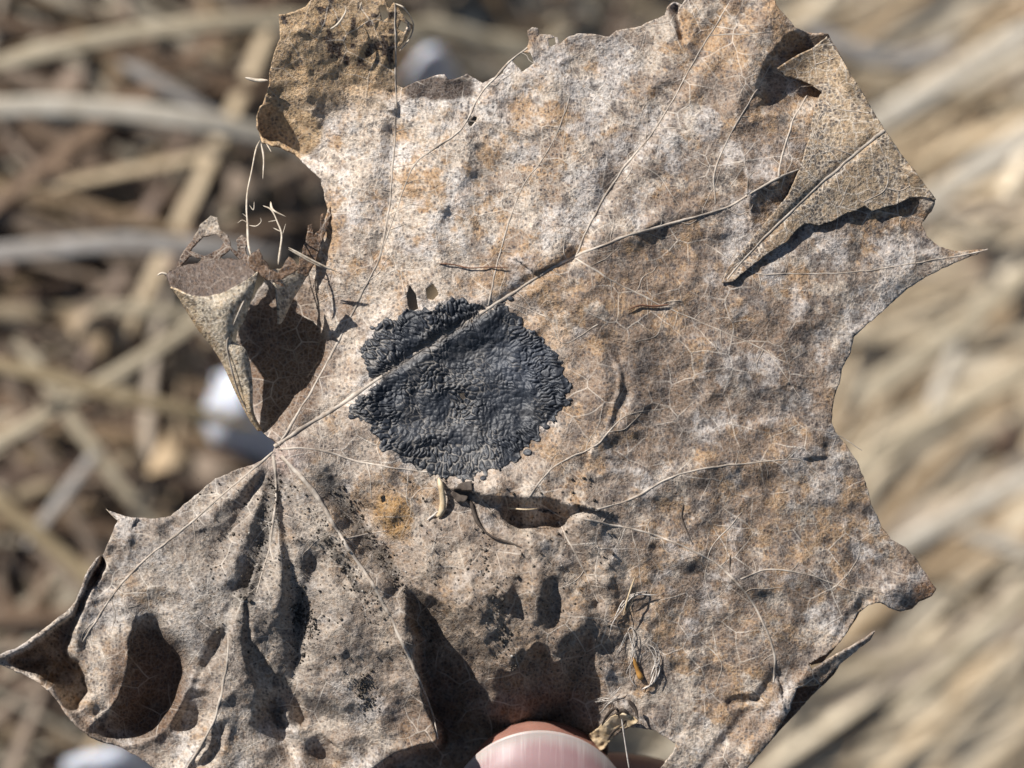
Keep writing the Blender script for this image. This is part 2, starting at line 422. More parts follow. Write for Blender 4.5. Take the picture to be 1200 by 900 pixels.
blade([(-40, 420), (50, 440), (130, 462), (230, 484), (300, 500)], 26, OCH, 'ochre straw stem crossing over the straight diagonal one', 0.05)
blade([(20, 395), (60, 455), (105, 520), (150, 580), (185, 620)], 24, TAN, 'straw stem running steeply down beneath the ochre one', 0.03)
blade([(-60, 545), (0, 590), (60, 640), (120, 690), (170, 735)], 28, OCH, 'ochre straw stem leading down to the spiked lower lobe', 0.045)
blade([(30, 640), (60, 600), (90, 560), (120, 520)], 18, GREY, 'short grey stem lying across the gap between ochre stems', 0.03)
rb = 'pale straw blades in the bright thatch'
for k, (pts, w, c) in enumerate([
        ([(1030, 655), (1090, 622), (1150, 590), (1230, 548), (1300, 510)], 34, PALE),
        ([(1130, 625), (1180, 640), (1260, 660)], 26, PALE),
        ([(980, 170), (1060, 125), (1140, 75), (1240, 15)], 40, PALE),
        ([(1060, 260), (1120, 215), (1200, 160), (1260, 120)], 38, PALE),
        ([(1000, 470), (1060, 430), (1130, 380), (1230, 300)], 36, TAN),
        ([(1090, 480), (1110, 440), (1125, 395)], 24, PALE),
        ([(990, 560), (1050, 520), (1120, 480), (1220, 430)], 30, TAN),
        ([(1040, 840), (1100, 790), (1160, 735), (1240, 660)], 30, TAN),
        ([(940, 30), (1000, 60), (1060, 70), (1120, 50)], 34, GREY),
        ([(480, 28), (540, 40), (600, 62), (660, 95)], 34, TAN)]):
    blade(pts, w, c, ['pale straw blade reaching out from the right edge of the lower right lobe', 'short pale straw blade crossing below the long one by the lower right lobe',
        'wide pale straw blade slanting up beyond the folded lobe', 'pale straw blade slanting up from the thin pointed leaf tip', 'tan straw blade slanting up beneath the thin pointed leaf tip',
        'stubby upright pale straw piece in the bright thatch', 'tan straw blade slanting out from the notch of the right edge', 'tan straw blade slanting up behind the narrow grey tooth',
        'greyish straw blade lying beyond the top of the folded lobe', 'tan straw blade behind the notch between the two upper lobes'][k], 0.05, group=rb)

def snow(x, y, rx, ry, label, seed, h=0.012):
    zz = 0.05
    for _ in range(6): g = ground_hit(x, y, zz); zz = 0.02 + float(terrain(g[:2]))
    g2 = g[:2]
    dep = np.linalg.norm(g - CAM) / F; k, m = 36, 14; V = []; 
    for i in range(m + 1):
        r = i / m
        for j in range(k):
            a = j / k * 2 * math.pi; w = r * (1 + 0.35 * (float(fbm(np.array(math.cos(a) * 2 + seed), np.array(math.sin(a) * 2 + seed), 1.0, seed)) - 0.5) * 2)
            p = g2 + e1 * math.cos(a) * rx * PX * dep * w + e2 * math.sin(a) * ry * PX * dep * w
            zz = h * (1 - r ** 2.4) + 0.004 * (float(fbm(p[0:1], p[1:2], 0.012, seed, 3)[0]) - 0.5)
            V.append([*p, float(terrain(p)) + 0.012 + zz - 0.012 * (r > 0.97)])
    f = [(i * k + j, i * k + (j + 1) % k, (i + 1) * k + (j + 1) % k, (i + 1) * k + j) for i in range(m) for j in range(k)]
    f.append(tuple(range(m * k, m * k + k)))
    tag(make('snow_patch', V, f, M_SNOW), label, 'snow')
snow(316, 488, 80, 66, 'small white snow patch showing in the notch at the leaf base', 3, 0.03)
snow(140, 905, 60, 30, 'small snow patch under the lower edge of the cupped lobe', 8, 0.03)
snow(508, 84, 36, 24, 'small snow patch behind the gap beside the torn upper lobe', 5, 0.02)

# ------------------------------------------------------------------ leaf relief
g = 1.6
gx = np.arange(-30, 1176, g); gy = np.arange(-190, 1000, g)
GX, GY = np.meshgrid(gx, gy)
H = np.zeros_like(GX)

def window(pts, pad):
    P = np.asarray(pts, float)[:, :2]
    i0 = max(0, int((P[:, 0].min() - pad - gx[0]) / g)); i1 = min(len(gx), int((P[:, 0].max() + pad - gx[0]) / g) + 2)
    j0 = max(0, int((P[:, 1].min() - pad - gy[0]) / g)); j1 = min(len(gy), int((P[:, 1].max() + pad - gy[0]) / g) + 2)
    return slice(j0, j1), slice(i0, i1)

def ridge(pts, amp, wl, wr=None, ends=True):
    """bump along a line; wl / wr = widths on the left / right when walking along (image as seen)"""
    wr = wr or wl; P = crom(pts, 25); w = window(P, 3.2 * max(wl, wr))
    d, s, t = dist_poly(GX[w], GY[w], P)
    sg = np.where(s < 0, wl, wr)
    H[w] += amp * np.exp(-(d / sg) ** 2)

def bump(x, y, amp, rx, ry=None, ang=0):
    ry = ry or rx; w = window([(x, y)], 3 * max(rx, ry))
    dx = GX[w] - x; dy = GY[w] - y; c, s = math.cos(ang), math.sin(ang)
    H[w] += amp * np.exp(-((dx * c + dy * s) / rx) ** 2 - ((-dx * s + dy * c) / ry) ** 2)

def pit(poly, crest, depth, wd, edge=2):
    """hollow inside poly that falls away from the crest line"""
    poly = crom(poly, 8, True); crest = crom(crest, 8)
    for A in (poly, crest):
        u_ = A.copy()
        for sc, am in ((30, 7), (10, 4)):
            A[:, 0] += (vnoise(u_[:, 0], u_[:, 1], sc, 811) - 0.5) * am; A[:, 1] += (vnoise(u_[:, 0], u_[:, 1], sc, 812) - 0.5) * am
    w = window(poly, 14)
    m = blur(raster(gx[w[1]], gy[w[0]], poly).astype(float), edge)
    d, _, _ = dist_poly(GX[w], GY[w], crest)
    H[w] -= depth * (1 - np.exp(-d / wd)) * m

# overall pose: leaf slightly domed, left and bottom fall back
H += 26 * np.exp(-((GX - 560) / 420) ** 2 - ((GY - 520) / 330) ** 2)
H += -30 * sst(520, 330, GX) * sst(560, 380, GY) * sst(40, 200, GY)
H += -26 * sst(900, 1160, GX)
bump(590, 700, 34, 120, 80)
bump(260, 660, 22, 130, 110)
# plates between the main veins
ridge([(330, 520), (470, 425), (590, 350), (675, 300)], 3, 30, 24)
ridge([(330, 520), (470, 425), (590, 350), (675, 300)], -4, 7)
ridge([(675, 300), (740, 275), (850, 243), (920, 207)], 8, 46, 26)
ridge([(675, 300), (725, 205), (775, 140), (845, 20)], -8, 20, 8)
ridge([(690, 250), (740, 170), (800, 60)], 9, 30, 40)
ridge([(675, 305), (780, 360), (890, 408)], -7, 16)
ridge([(700, 345), (800, 400), (900, 440)], 9, 40, 30)
bump(880, 350, 10, 60, 40, 0.3)
bump(830, 130, 14, 45, 90, 0.3)
ridge([(445, 300), (455, 240), (463, 150), (464, 70)], -5, 11)
bump(415, 230, 12, 26, 70)
bump(520, 190, 9, 50, 70, 0.5)
ridge([(548, 150), (545, 190), (530, 230)], 5, 14, 26)
ridge([(640, 90), (655, 200), (610, 300)], 8, 40, 40)
# swelling around the tar spot, its right flank drops sharply at x = 725
ridge([(640, 330), (690, 370), (708, 410), (712, 450), (700, 500)], 13, 44, 20)
pit([(705, 395), (722, 405), (736, 440), (738, 470), (722, 502), (712, 490), (722, 455), (716, 420)], [(705, 395), (720, 425), (724, 460), (714, 495)], 13, 8, 3)
bump(545, 455, -10, 80, 70)
ridge([(430, 430), (420, 500), (470, 545), (560, 565), (640, 535), (675, 470)], 6, 22)
# lip and dark pit at 640, 600
ridge([(565, 578), (600, 582), (640, 582), (672, 590)], 20, 34, 6)
pit([(596, 590), (630, 586), (668, 592), (672, 604), (655, 616), (620, 620), (600, 612)], [(590, 588), (630, 586), (672, 592)], 34, 12, 2)
ridge([(680, 605), (740, 582), (830, 548), (930, 538)], 10, 30, 18)
ridge([(668, 605), (760, 625), (830, 655), (870, 690), (895, 730), (908, 780)], 12, 20, 40)
ridge([(655, 612), (680, 660), (700, 705)], -9, 9)
ridge([(612, 590), (640, 555), (700, 520), (735, 487)], 5, 12, 22)
ridge([(690, 620), (720, 680)], 8, 22)
# blistered band above the shaded hollow
for (x, y, a, rx, ry) in [(500, 655, 9, 22, 30), (560, 690, 14, 34, 40), (630, 690, 12, 14, 34), (680, 735, 14, 24, 30), (540, 620, 8, 25, 18), (625, 640, 9, 18, 18),
                          (580, 640, -5, 14, 26), (606, 700, -10, 11, 30), (650, 708, -8, 10, 22), (455, 600, 6, 16, 20), (430, 560, 6, 26, 18)]:
    bump(x, y, a, rx, ry)
# the hollow that the thumb presses into: everything below this broken crest is in shade
crest = [(484, 684), (500, 694), (524, 706), (550, 734), (572, 760), (598, 784), (612, 768), (628, 752), (642, 758), (658, 776), (674, 752), (690, 742), (700, 772), (716, 816), (740, 850), (800, 930)]
pit([(484, 684), (500, 694), (524, 706), (550, 734), (572, 760), (598, 784), (612, 768), (628, 752), (642, 758), (658, 776), (674, 752), (690, 742), (700, 772), (716, 816), (740, 850), (800, 930), (820, 1010), (360, 1010), (440, 905), (513, 870), (505, 830), (488, 750), (485, 715)],
    crest + [(800, 1000)], 165, 75, 2)
# dark valley right of the strong vein of the lower left lobe
ridge([(340, 540), (370, 580), (400, 630), (440, 690), (470, 750), (500, 820), (512, 870)], 15, 36, 16)
pit([(350, 548), (398, 566), (440, 606), (474, 645), (486, 690), (470, 705), (450, 700), (428, 668), (386, 602)], [(346, 548), (384, 602), (426, 668), (452, 706)], 26, 22, 6)
ridge([(322, 540), (322, 600), (300, 690)], -10, 16)
ridge([(370, 660), (352, 720), (345, 790)], -10, 14)
bump(345, 700, 8, 30, 60)
bump(395, 760, 10, 34, 60)
for (ex, ey, a_, w_) in [(205, 640, 7, 12), (232, 690, -9, 12), (250, 720, 7, 11), (330, 760, 8, 12), (395, 720, -10, 11), (430, 790, 7, 14), (360, 820, -8, 10)]:
    P_ = [(322, 535), (322 + (ex - 322) * 0.35, 535 + (ey - 535) * 0.35), (ex, ey)]
    P_ = crom(P_, 20); wz = window(P_, 50); d__, _, t__ = dist_poly(GX[wz], GY[wz], P_)
    H[wz] += a_ * np.exp(-(d__ / (w_ * (0.35 + t__))) ** 2) * sst(0.02, 0.3, t__) * sst(1.0, 0.75, t__)
# fold standing up on the lower left lobe
ridge([(287, 702), (272, 750), (262, 800), (245, 860), (212, 910)], 18, 40, 9)
pit([(289, 700), (284, 742), (287, 768), (305, 812), (330, 850), (360, 845), (345, 810), (310, 770), (296, 740)], [(288, 700), (282, 742), (285, 768), (303, 812)], 22, 14, 1)
ridge([(265, 742), (240, 785)], -8, 5, 9)
pit([(303, 815), (370, 820), (440, 845), (425, 905), (330, 880)], [(285, 812), (340, 800), (440, 830)], 30, 30, 5)
ridge([(335, 840), (352, 870), (350, 920)], 22, 16, 8)
ridge([(400, 880), (420, 900), (430, 930)], 22, 20, 10)
pit([(218, 812), (232, 806), (252, 815), (244, 840), (222, 856), (205, 850)], [(215, 800), (250, 805)], 22, 12, 2)
pit([(240, 862), (258, 848), (262, 870), (235, 905), (222, 905)], [(250, 845), (235, 890)], 22, 12, 2)
# cupped end of the lower left lobe: lit shoulder, deep bowl, shaded trough and lit rim
ridge([(150, 625), (125, 665), (102, 705), (86, 745), (94, 785), (108, 830)], 6, 9, 30)
ridge([(150, 770), (146, 790), (136, 818)], 16, 6, 34)
bowl = [(164, 728), (184, 734), (190, 746), (212, 765), (217, 792), (204, 826), (180, 855), (145, 866), (112, 856), (104, 846), (132, 822), (146, 790), (150, 755)]
pit(bowl, [(160, 720), (151, 752), (147, 790), (134, 822), (104, 850)], 74, 36, 5)
ridge([(222, 795), (208, 830), (182, 860), (145, 872), (105, 862), (78, 838)], 16, 7)
trough = [(122, 640), (118, 670), (104, 695), (88, 722), (80, 748), (79, 766), (97, 786), (104, 812), (92, 828), (76, 826), (62, 806), (40, 790), (8, 774), (30, 762), (60, 742), (84, 718), (100, 692), (112, 662)]
pit(trough, [(112, 655), (100, 690), (78, 722), (40, 752), (0, 770), (45, 797), (72, 830)], 80, 9, 1)
ridge([(125, 640), (106, 664), (96, 690), (84, 712), (60, 733), (20, 760), (-8, 770)], 8, 8)
# upper right: hillside dropping to the folded lobe
ridge([(900, 20), (882, 70), (868, 130), (872, 190)], 16, 60, 20)
pit([(930, 36), (965, 44), (985, 100), (960, 120), (912, 128), (896, 122), (890, 100), (905, 62)], [(930, 32), (902, 62), (886, 100), (890, 135)], 26, 22, 3)
ridge([(965, 42), (1000, 90), (1035, 150), (1095, 235)], 26, 10, 16)
bump(910, 205, 10, 22, 14, -0.5)
ridge([(792, 10), (797, 28), (800, 45)], -12, 5)
# lower right: notch, curled tip, creases
ridge([(870, 680), (940, 672), (1010, 697)], 7, 20, 14)
bump(1050, 690, 14, 24, 18)
pit([(1010, 695), (1030, 700), (1012, 715), (985, 745), (970, 758), (985, 728)], [(1008, 694), (985, 725), (968, 752)], 8, 10, 2)
ridge([(910, 790), (880, 830), (840, 880), (815, 910)], -6, 8, 8)
ridge([(935, 800), (905, 850), (870, 890)], 12, 20, 8)
pit([(852, 832), (862, 812), (890, 820), (885, 824)], [(850, 815), (890, 812)], 8, 5, 1)
ridge([(1027, 740), (985, 762), (945, 790)], 8, 10)
# upper left brown lobe and its sunken oval flap
pit([(302, 132), (318, 122), (345, 150), (372, 178), (378, 192), (350, 184), (322, 168), (304, 164)], [(300, 120), (330, 130), (380, 185)], 26, 12, 2)
pit([(290, -200), (480, -200), (470, 108), (430, 104), (406, 104), (409, 130), (385, 134), (372, 150), (345, 140), (330, 120), (296, 112)],
    [(475, 108), (430, 104), (406, 104), (409, 130), (385, 134), (372, 150), (345, 142), (330, 122)], -110, 210, 1)      # rotten lobe tilts away from the sun
# hollow beside the curled left lobe
pit([(318, 505), (345, 470), (376, 428), (386, 398), (382, 365), (367, 318), (330, 300), (260, 330), (240, 400), (280, 500)], [(325, 512), (350, 472), (380, 428), (390, 398), (385, 362), (370, 315)], 62, 30, 2)
# crinkle
env = 1.0
H += 9 * (fbm(GX, GY, 90, 11, 2) - 0.5) + 7 * (fbm(GX, GY, 34, 23, 3) - 0.5) + 2.4 * (fbm(GX, GY, 11, 31, 3) - 0.5)
rn = 1 - 2 * np.abs(fbm(GX, GY, 60, 71, 2) - 0.5) * 2; rn2 = 1 - np.abs(fbm(GX + 9, GY, 26, 75, 2) - 0.5) * 4
lowpart = sst(520, 640, GY) * sst(760, 560, GX)
H += (4 + 1.0 * lowpart) * rn + (1.2 + 0.3 * lowpart) * rn2
blist = sst(620, 700, GY) * sst(430, 500, GX) * sst(780, 700, GX) + 0.6 * sst(540, 620, GY) * sst(900, 760, GX)
H += 10 * blist * (fbm(GX, GY, 26, 57, 3) - 0.5)

H2 = blur(H, 14)
def hat(x, y, H=None):
    H = globals()['H'] if H is None else H
    x = np.clip((np.asarray(x, float) - gx[0]) / g, 0, len(gx) - 1.001); y = np.clip((np.asarray(y, float) - gy[0]) / g, 0, len(gy) - 1.001)
    i = x.astype(int); j = y.astype(int); fx = x - i; fy = y - j
    return (H[j, i] * (1 - fx) + H[j, i + 1] * fx) * (1 - fy) + (H[j + 1, i] * (1 - fx) + H[j + 1, i + 1] * fx) * fy

# ------------------------------------------------------------------ leaf colour (stains, with the shade of the hollows painted in)
def leafcol(x, y):
    x = np.asarray(x, float); y = np.asarray(y, float)
    n2 = fbm(x, y, 46, 111, 4, 0.6); n3 = fbm(x, y, 16, 121, 3, 0.6)
    def gz(cx, cy, rx, ry): return np.exp(-((x - cx) / rx) ** 2 - ((y - cy) / ry) ** 2)
    def blot(scale, seed, lo, hi, zone):       # irregular stain: coarse blotch broken by fine grain
        n = fbm(x, y, scale, seed, 6, 0.68)
        return sst(lo, hi, n + zone)[..., None]
    fr = fbm(x, y, 90, 191, 3, 0.6) - 0.5
    cream = np.array([0.475, 0.40, 0.325]); white = np.array([0.57, 0.545, 0.525]); tan = np.array([0.33, 0.195, 0.09]); bgr = np.array([0.20, 0.148, 0.115]); dk = np.array([0.075, 0.06, 0.055])
    c = cream * (0.86 + 0.28 * fbm(x, y, 30, 103, 4, 0.65)[..., None])
    lowr = gz(900, 520, 260, 260); up = gz(500, 200, 210, 200); ll = gz(280, 680, 210, 150); mid_ = gz(760, 330, 190, 200)
    big = fbm(x, y, 150, 195, 3, 0.55) - 0.5
    t = blot(26, 211, 0.47, 0.61, 0.35 * big + -0.03 + 0.10 * lowr + 0.06 * mid_ - 0.10 * up - 0.14 * ll + 0.12 * gz(880, 120, 90, 120) + 0.10 * gz(470, 620, 50, 50) + 0.06 * gz(600, 380, 220, 160) + 0.25 * fr) * 0.8
    c = c * (1 - t) + tan * t
    q = blot(24, 223, 0.47, 0.61, 0.30 * (fbm(x, y, 120, 197, 3) - 0.5) + 0.0 + 0.10 * lowr + 0.10 * mid_ - 0.10 * up + 0.03 * ll + 0.06 * gz(850, 180, 120, 120) - 0.15 * fr) * 0.75
    c = c * (1 - q) + bgr * q
    w = blot(36, 237, 0.52, 0.70, -0.25 * big + -0.03 - 0.02 * lowr + 0.13 * gz(620, 100, 170, 100) + 0.11 * up + 0.08 * gz(970, 300, 110, 50) + 0.05 * gz(920, 480, 120, 220) + 0.10 * gz(150, 680, 110, 110) - 0.08 * gz(600, 690, 200, 110)) * 0.52
    c = c * (1 - w) + white * w
    c = c * (1 + 0.16 * up[..., None] - 0.10 * lowr[..., None])
    d_ = blot(17, 249, 0.60, 0.72, 0.05 * lowr + 0.05 * mid_ + 0.03 * ll - 0.06 * up) * 0.75
    c = c * (1 - d_) + dk * d_
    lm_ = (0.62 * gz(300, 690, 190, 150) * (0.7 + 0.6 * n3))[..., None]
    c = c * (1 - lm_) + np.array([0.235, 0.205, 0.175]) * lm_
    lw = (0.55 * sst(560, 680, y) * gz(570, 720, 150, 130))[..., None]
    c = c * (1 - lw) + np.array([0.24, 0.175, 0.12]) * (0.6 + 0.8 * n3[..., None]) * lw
    # the rotten upper left lobe is brown with black-brown flecks
    d = sst(150, 95, y + 0.25 * (x - 400) + (n2 - 0.5) * 30) * sst(482, 470, x)
    ob = np.maximum(d, sst(1.0, 0.8, np.hypot((x - 335) / 48, (y - 155) / 36)))[..., None] * 0.9
    c = c * (1 - ob) + (np.array([0.46, 0.31, 0.165]) * (0.6 + 0.8 * n2[..., None])) * ob
    fl = sst(0.60, 0.64, fbm(x, y, 9, 141, 2) + 0.12 * gz(415, 40, 50, 50) - 0.12) * d * sst(85, 75, y)
    c = c * (1 - fl[..., None]) + np.array([0.05, 0.028, 0.018]) * fl[..., None]
    # dark brown patch along the edge in the notch
    e = sst(1.0, 0.7, np.hypot((x - 512) / 50, (y - 102) / 17) + (n3 - 0.5) * 0.5)[..., None]
    c = c * (1 - e) + np.array([0.09, 0.065, 0.052]) * e
    # earth caught in the grooves of the lower left lobe
    m_ = np.zeros_like(x)
    for pl, wd in (([(322, 560), (310, 620), (296, 670), (285, 700)], 16), ([(352, 690), (350, 730), (346, 780)], 7), ([(380, 560), (420, 620), (460, 670)], 14), ([(375, 620), (420, 690)], 6), ([(425, 800), (432, 830)], 6)):
        dd, _, _ = dist_poly(x, y, np.array(pl)); m_ = np.maximum(m_, np.exp(-(dd / wd) ** 2))
    m_ = sst(0.35, 0.75, m_ * (0.4 + 1.0 * fbm(x, y, 9, 151, 3)))[..., None] * 0.75
    c = c * (1 - m_) + np.array([0.09, 0.078, 0.066]) * m_
    # bowl, left cup and thumb hollow: their warm brown shade is put into the colour
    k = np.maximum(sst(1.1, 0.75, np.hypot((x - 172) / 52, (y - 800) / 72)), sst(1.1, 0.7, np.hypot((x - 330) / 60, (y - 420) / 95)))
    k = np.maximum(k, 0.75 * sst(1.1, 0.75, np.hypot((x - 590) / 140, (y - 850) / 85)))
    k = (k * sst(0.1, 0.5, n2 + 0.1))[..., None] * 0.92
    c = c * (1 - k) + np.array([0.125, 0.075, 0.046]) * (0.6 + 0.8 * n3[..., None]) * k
    # reddish tissue where the veins meet
    r = (gz(330, 535, 26, 22) * 0.5)[..., None]
    c = c * (1 - r) + np.array([0.24, 0.15, 0.145]) * r
    # orange rust beside the small pale hole
    o = (sst(0.4, 0.7, gz(460, 605, 28, 36) * (0.5 + n3)) * 0.7)[..., None]
    c = c * (1 - o) + np.array([0.36, 0.20, 0.06]) * o
    # rusty brown tip of the lower right lobe, bleached ring round the tar spot
    z = sst(1066, 1082, x + 0.5 * (y - 690) + (n3 - 0.5) * 22)[..., None] * (sst(640, 660, y) * 0.9)[..., None]
    c = c * (1 - z) + np.array([0.20, 0.105, 0.05]) * (0.6 + 0.8 * n3[..., None]) * z
    rg = np.abs(np.hypot((x - 540) / 136, (y - 455) / 112) - 1.0)
    rg = (np.exp(-(rg / 0.09) ** 2) * sst(0.35, 0.6, n2) * 0.45)[..., None]
    c = c * (1 - rg) + np.array([0.56, 0.46, 0.37]) * rg
    return c

# ------------------------------------------------------------------ leaf sheets
def sheet(name, outline, parent, hfun, mat=None, holes=(), cfun=leafcol, net=0.25, amp=1.2, seed=5, thick=2.2, res=g, kill=None, hole_amp=0.8):
    """a torn piece of leaf: photo outline on a fine grid, real thickness"""
    R = rough(outline, amp, 2.0, seed)
    Hs = [rough(h, hole_amp, 1.5, seed + 9, 5) for h in holes]
    xs = np.arange(R[:, 0].min() - 2 * res, R[:, 0].max() + 2 * res, res); ys = np.arange(R[:, 1].min() - 2 * res, R[:, 1].max() + 2 * res, res)
    ins = raster(xs[:-1] + res / 2, ys[:-1] + res / 2, R)
    for h in Hs: ins &= ~raster(xs[:-1] + res / 2, ys[:-1] + res / 2, h)
    jj, ii = np.nonzero(ins); nx = len(xs)
    q = np.stack([jj * nx + ii, (jj + 1) * nx + ii, (jj + 1) * nx + ii + 1, jj * nx + ii + 1], 1)
    used, inv = np.unique(q, return_inverse=True); q = inv.reshape(q.shape)
    x = xs[used % nx].copy(); y = ys[used // nx].copy()
    cnt = np.bincount(q.ravel(), minlength=len(used)); bd = np.nonzero(cnt < 4)[0]
    # snap the border to the traced edge
    segs = []
    for P in [R] + Hs: segs.append(np.hstack([P, np.roll(P, -1, 0)]))
    Sg = np.vstack(segs)
    bx, by = x[bd].copy(), y[bd].copy()
    for a in range(0, len(bd), 400):
        X = bx[a:a + 400, None]; Y = by[a:a + 400, None]
        dx = (Sg[:, 2] - Sg[:, 0])[None]; dy = (Sg[:, 3] - Sg[:, 1])[None]
        t = np.clip(((X - Sg[None, :, 0]) * dx + (Y - Sg[None, :, 1]) * dy) / (dx * dx + dy * dy + 1e-12), 0, 1)
        cx = Sg[None, :, 0] + t * dx; cy = Sg[None, :, 1] + t * dy
        d = (cx - X) ** 2 + (cy - Y) ** 2; k = d.argmin(1); r_ = np.arange(len(k))
        ok = d[r_, k] < (1.6 * res) ** 2
        x[bd[a:a + 400]] = np.where(ok, cx[r_, k], X[:, 0]); y[bd[a:a + 400]] = np.where(ok, cy[r_, k], Y[:, 0])
    h = hfun(x, y)
    V = world(np.stack([x, y, h], 1))
    nv = net(x, y) if callable(net) else net
    return make(name, V, q, mat or M_LEAF, parent, cols=cfun(x, y), uv=np.stack([x, y], 1), net=nv, solid=thick * PX)

def grid_patch(name, rows, parent, nu=40, nv=60, cfun=leafcol, net=0.5, thick=2.2, mat=None, rag=0.0):
    """a curled piece of leaf through a grid of control points (x, y, h)"""
    A = np.array(rows, float)
    def along(A, n):
        m = A.shape[0]; Q = np.concatenate([2 * A[:1] - A[1:2], A, 2 * A[-1:] - A[-2:-1]], 0)
        s = np.linspace(0, m - 1 - 1e-9, n); i = s.astype(int); t = (s - i).reshape((-1,) + (1,) * (A.ndim - 1))
        p0, p1, p2, p3 = Q[i], Q[i + 1], Q[i + 2], Q[i + 3]
        return 0.5 * (2 * p1 + (p2 - p0) * t + (2 * p0 - 5 * p1 + 4 * p2 - p3) * t ** 2 + (3 * p1 - p0 - 3 * p2 + p3) * t ** 3)
    B = along(A, nv); B = np.swapaxes(along(np.swapaxes(B, 0, 1), nu), 0, 1)
    n, m = B.shape[:2]
    if rag:
        e = np.exp(-np.minimum(np.arange(n), np.arange(n)[::-1]) / 2.0)[:, None]
        B[..., 1] += e * (fbm(B[..., 0], B[..., 1], 7, 77, 3) - 0.5) * 2 * rag
    B[..., 2] += 3 * (fbm(B[..., 0], B[..., 1], 22, 88, 3) - 0.5)
    P = B.reshape(-1, 3); i = np.arange(n * m).reshape(n, m)
    f = np.stack([i[:-1, :-1], i[1:, :-1], i[1:, 1:], i[:-1, 1:]], -1).reshape(-1, 4)
    return make(name, world(P), f, mat or M_LEAF, parent, cols=cfun(P[:, 0], P[:, 1]), uv=P[:, :2], net=net, solid=thick * PX, off=0)

leaf = empty('maple_leaf', Vector(world([(320, 528, 0)])[0]))
tag(leaf, 'dry brown maple leaf with a round black tar spot held in front of dead grass', 'leaf')

OUT = [(322, 519), (308, 506), (296, 492), (288, 470), (280, 440), (274, 412), (280, 382), (300, 345), (312, 326), (330, 318), (348, 318), (362, 306), (372, 285), (384, 245), (375, 210), (360, 194), (346, 180), (330, 172), (308, 166), (303, 150), (302, 132), (311, 116), (316, 100), (315, 86), (321, 62), (328, 45), (327, 30), (326, 18), (345, 15), (358, 8), (368, -4),
       (372, -30), (360, -70), (380, -120), (420, -150), (450, -110), (452, -50), (448, -6), (456, 10), (462, 4), (474, 20), (485, 30), (476, 46), (466, 56), (460, 60), (463, 80), (464, 100), (472, 104), (482, 98), (500, 92), (512, 88), (521, 86), (526, 93), (538, 92), (548, 86), (556, 92), (566, 97), (580, 90), (589, 86), (596, 72), (604, 66), (616, 58), (620, 48), (618, 36), (624, 31), (630, 33), (632, 40), (644, 40), (653, 44), (656, 52), (664, 44), (676, 39), (692, 40), (714, 43), (722, 36), (736, 33), (750, 31), (766, 23), (779, 18), (783, 8), (790, 3), (799, 6), (805, -4),
       (830, -22), (866, -30), (894, -14), (908, 2), (920, 18), (932, 31), (944, 38), (957, 40), (970, 40), (986, 68), (1000, 92), (1016, 119), (1035, 150), (1056, 181), (1076, 206), (1096, 234), (1092, 248), (1080, 262), (1086, 276), (1100, 289), (1120, 294), (1140, 293), (1160, 291), (1140, 300), (1112, 311), (1085, 325), (1064, 338), (1040, 360), (1015, 381), (1001, 395), (997, 414), (988, 430), (983, 450), (977, 470), (975, 494), (979, 506), (991, 520), (1004, 540), (1014, 565), (1021, 590), (1034, 618), (1044, 632), (1060, 641), (1072, 653), (1081, 666), (1090, 680), (1097, 690), (1092, 699), (1077, 705), (1068, 714), (1055, 717), (1042, 712), (1032, 706), (1018, 709), (1006, 718), (994, 738), (981, 756), (968, 766), (948, 778), (952, 784), (975, 770), (1000, 757), (1027, 738), (1020, 750), (1004, 763), (985, 778), (964, 800), (957, 803), (934, 806), (925, 834), (906, 865), (880, 896), (850, 930), (820, 985), (600, 995), (400, 985), (250, 940), (205, 915), (180, 900), (164, 888), (145, 878), (130, 871), (110, 866), (90, 853), (76, 836), (70, 824), (60, 814), (45, 800), (25, 789), (0, 779), (-14, 772), (2, 766), (22, 758), (52, 736), (76, 718), (88, 704), (95, 690), (102, 670), (110, 658), (121, 650), (126, 638), (132, 622), (138, 610), (131, 604), (124, 596), (134, 601), (146, 605), (162, 607), (182, 608), (200, 604), (216, 591), (236, 574), (252, 561), (276, 551), (300, 543), (318, 533)]
HOLES = [[(476, 348), (480, 334), (488, 346), (490, 362), (480, 366)], [(499, 338), (508, 332), (514, 344), (508, 352), (500, 350)],
         [(538, 461), (544, 460), (546, 467), (540, 469)], [(548, 146), (556, 136), (560, 138), (553, 148)],
         [(600, 72), (610, 60), (622, 62), (626, 74), (612, 84)], [(642, 46), (650, 44), (652, 52), (644, 55)],
         [(446, 582), (452, 580), (452, 588), (447, 590)],
         [(712, 868), (738, 852), (768, 856), (792, 872), (789, 882), (774, 900), (762, 930), (724, 930), (712, 895)],
         [(444, 8), (452, 6), (456, 20), (448, 26)], [(470, 24), (480, 30), (474, 40), (466, 34)]]
def blade_h(x, y): return hat(x, y)
def blade_net(x, y):
    return 0.30 + 0.35 * np.exp(-((x - 620) / 60) ** 2 - ((y - 220) / 60) ** 2) + 0.3 * (fbm(x, y, 70, 301, 3) - 0.5)
sheet('leaf_blade', OUT, leaf, blade_h, holes=HOLES, net=blade_net, amp=1.3)

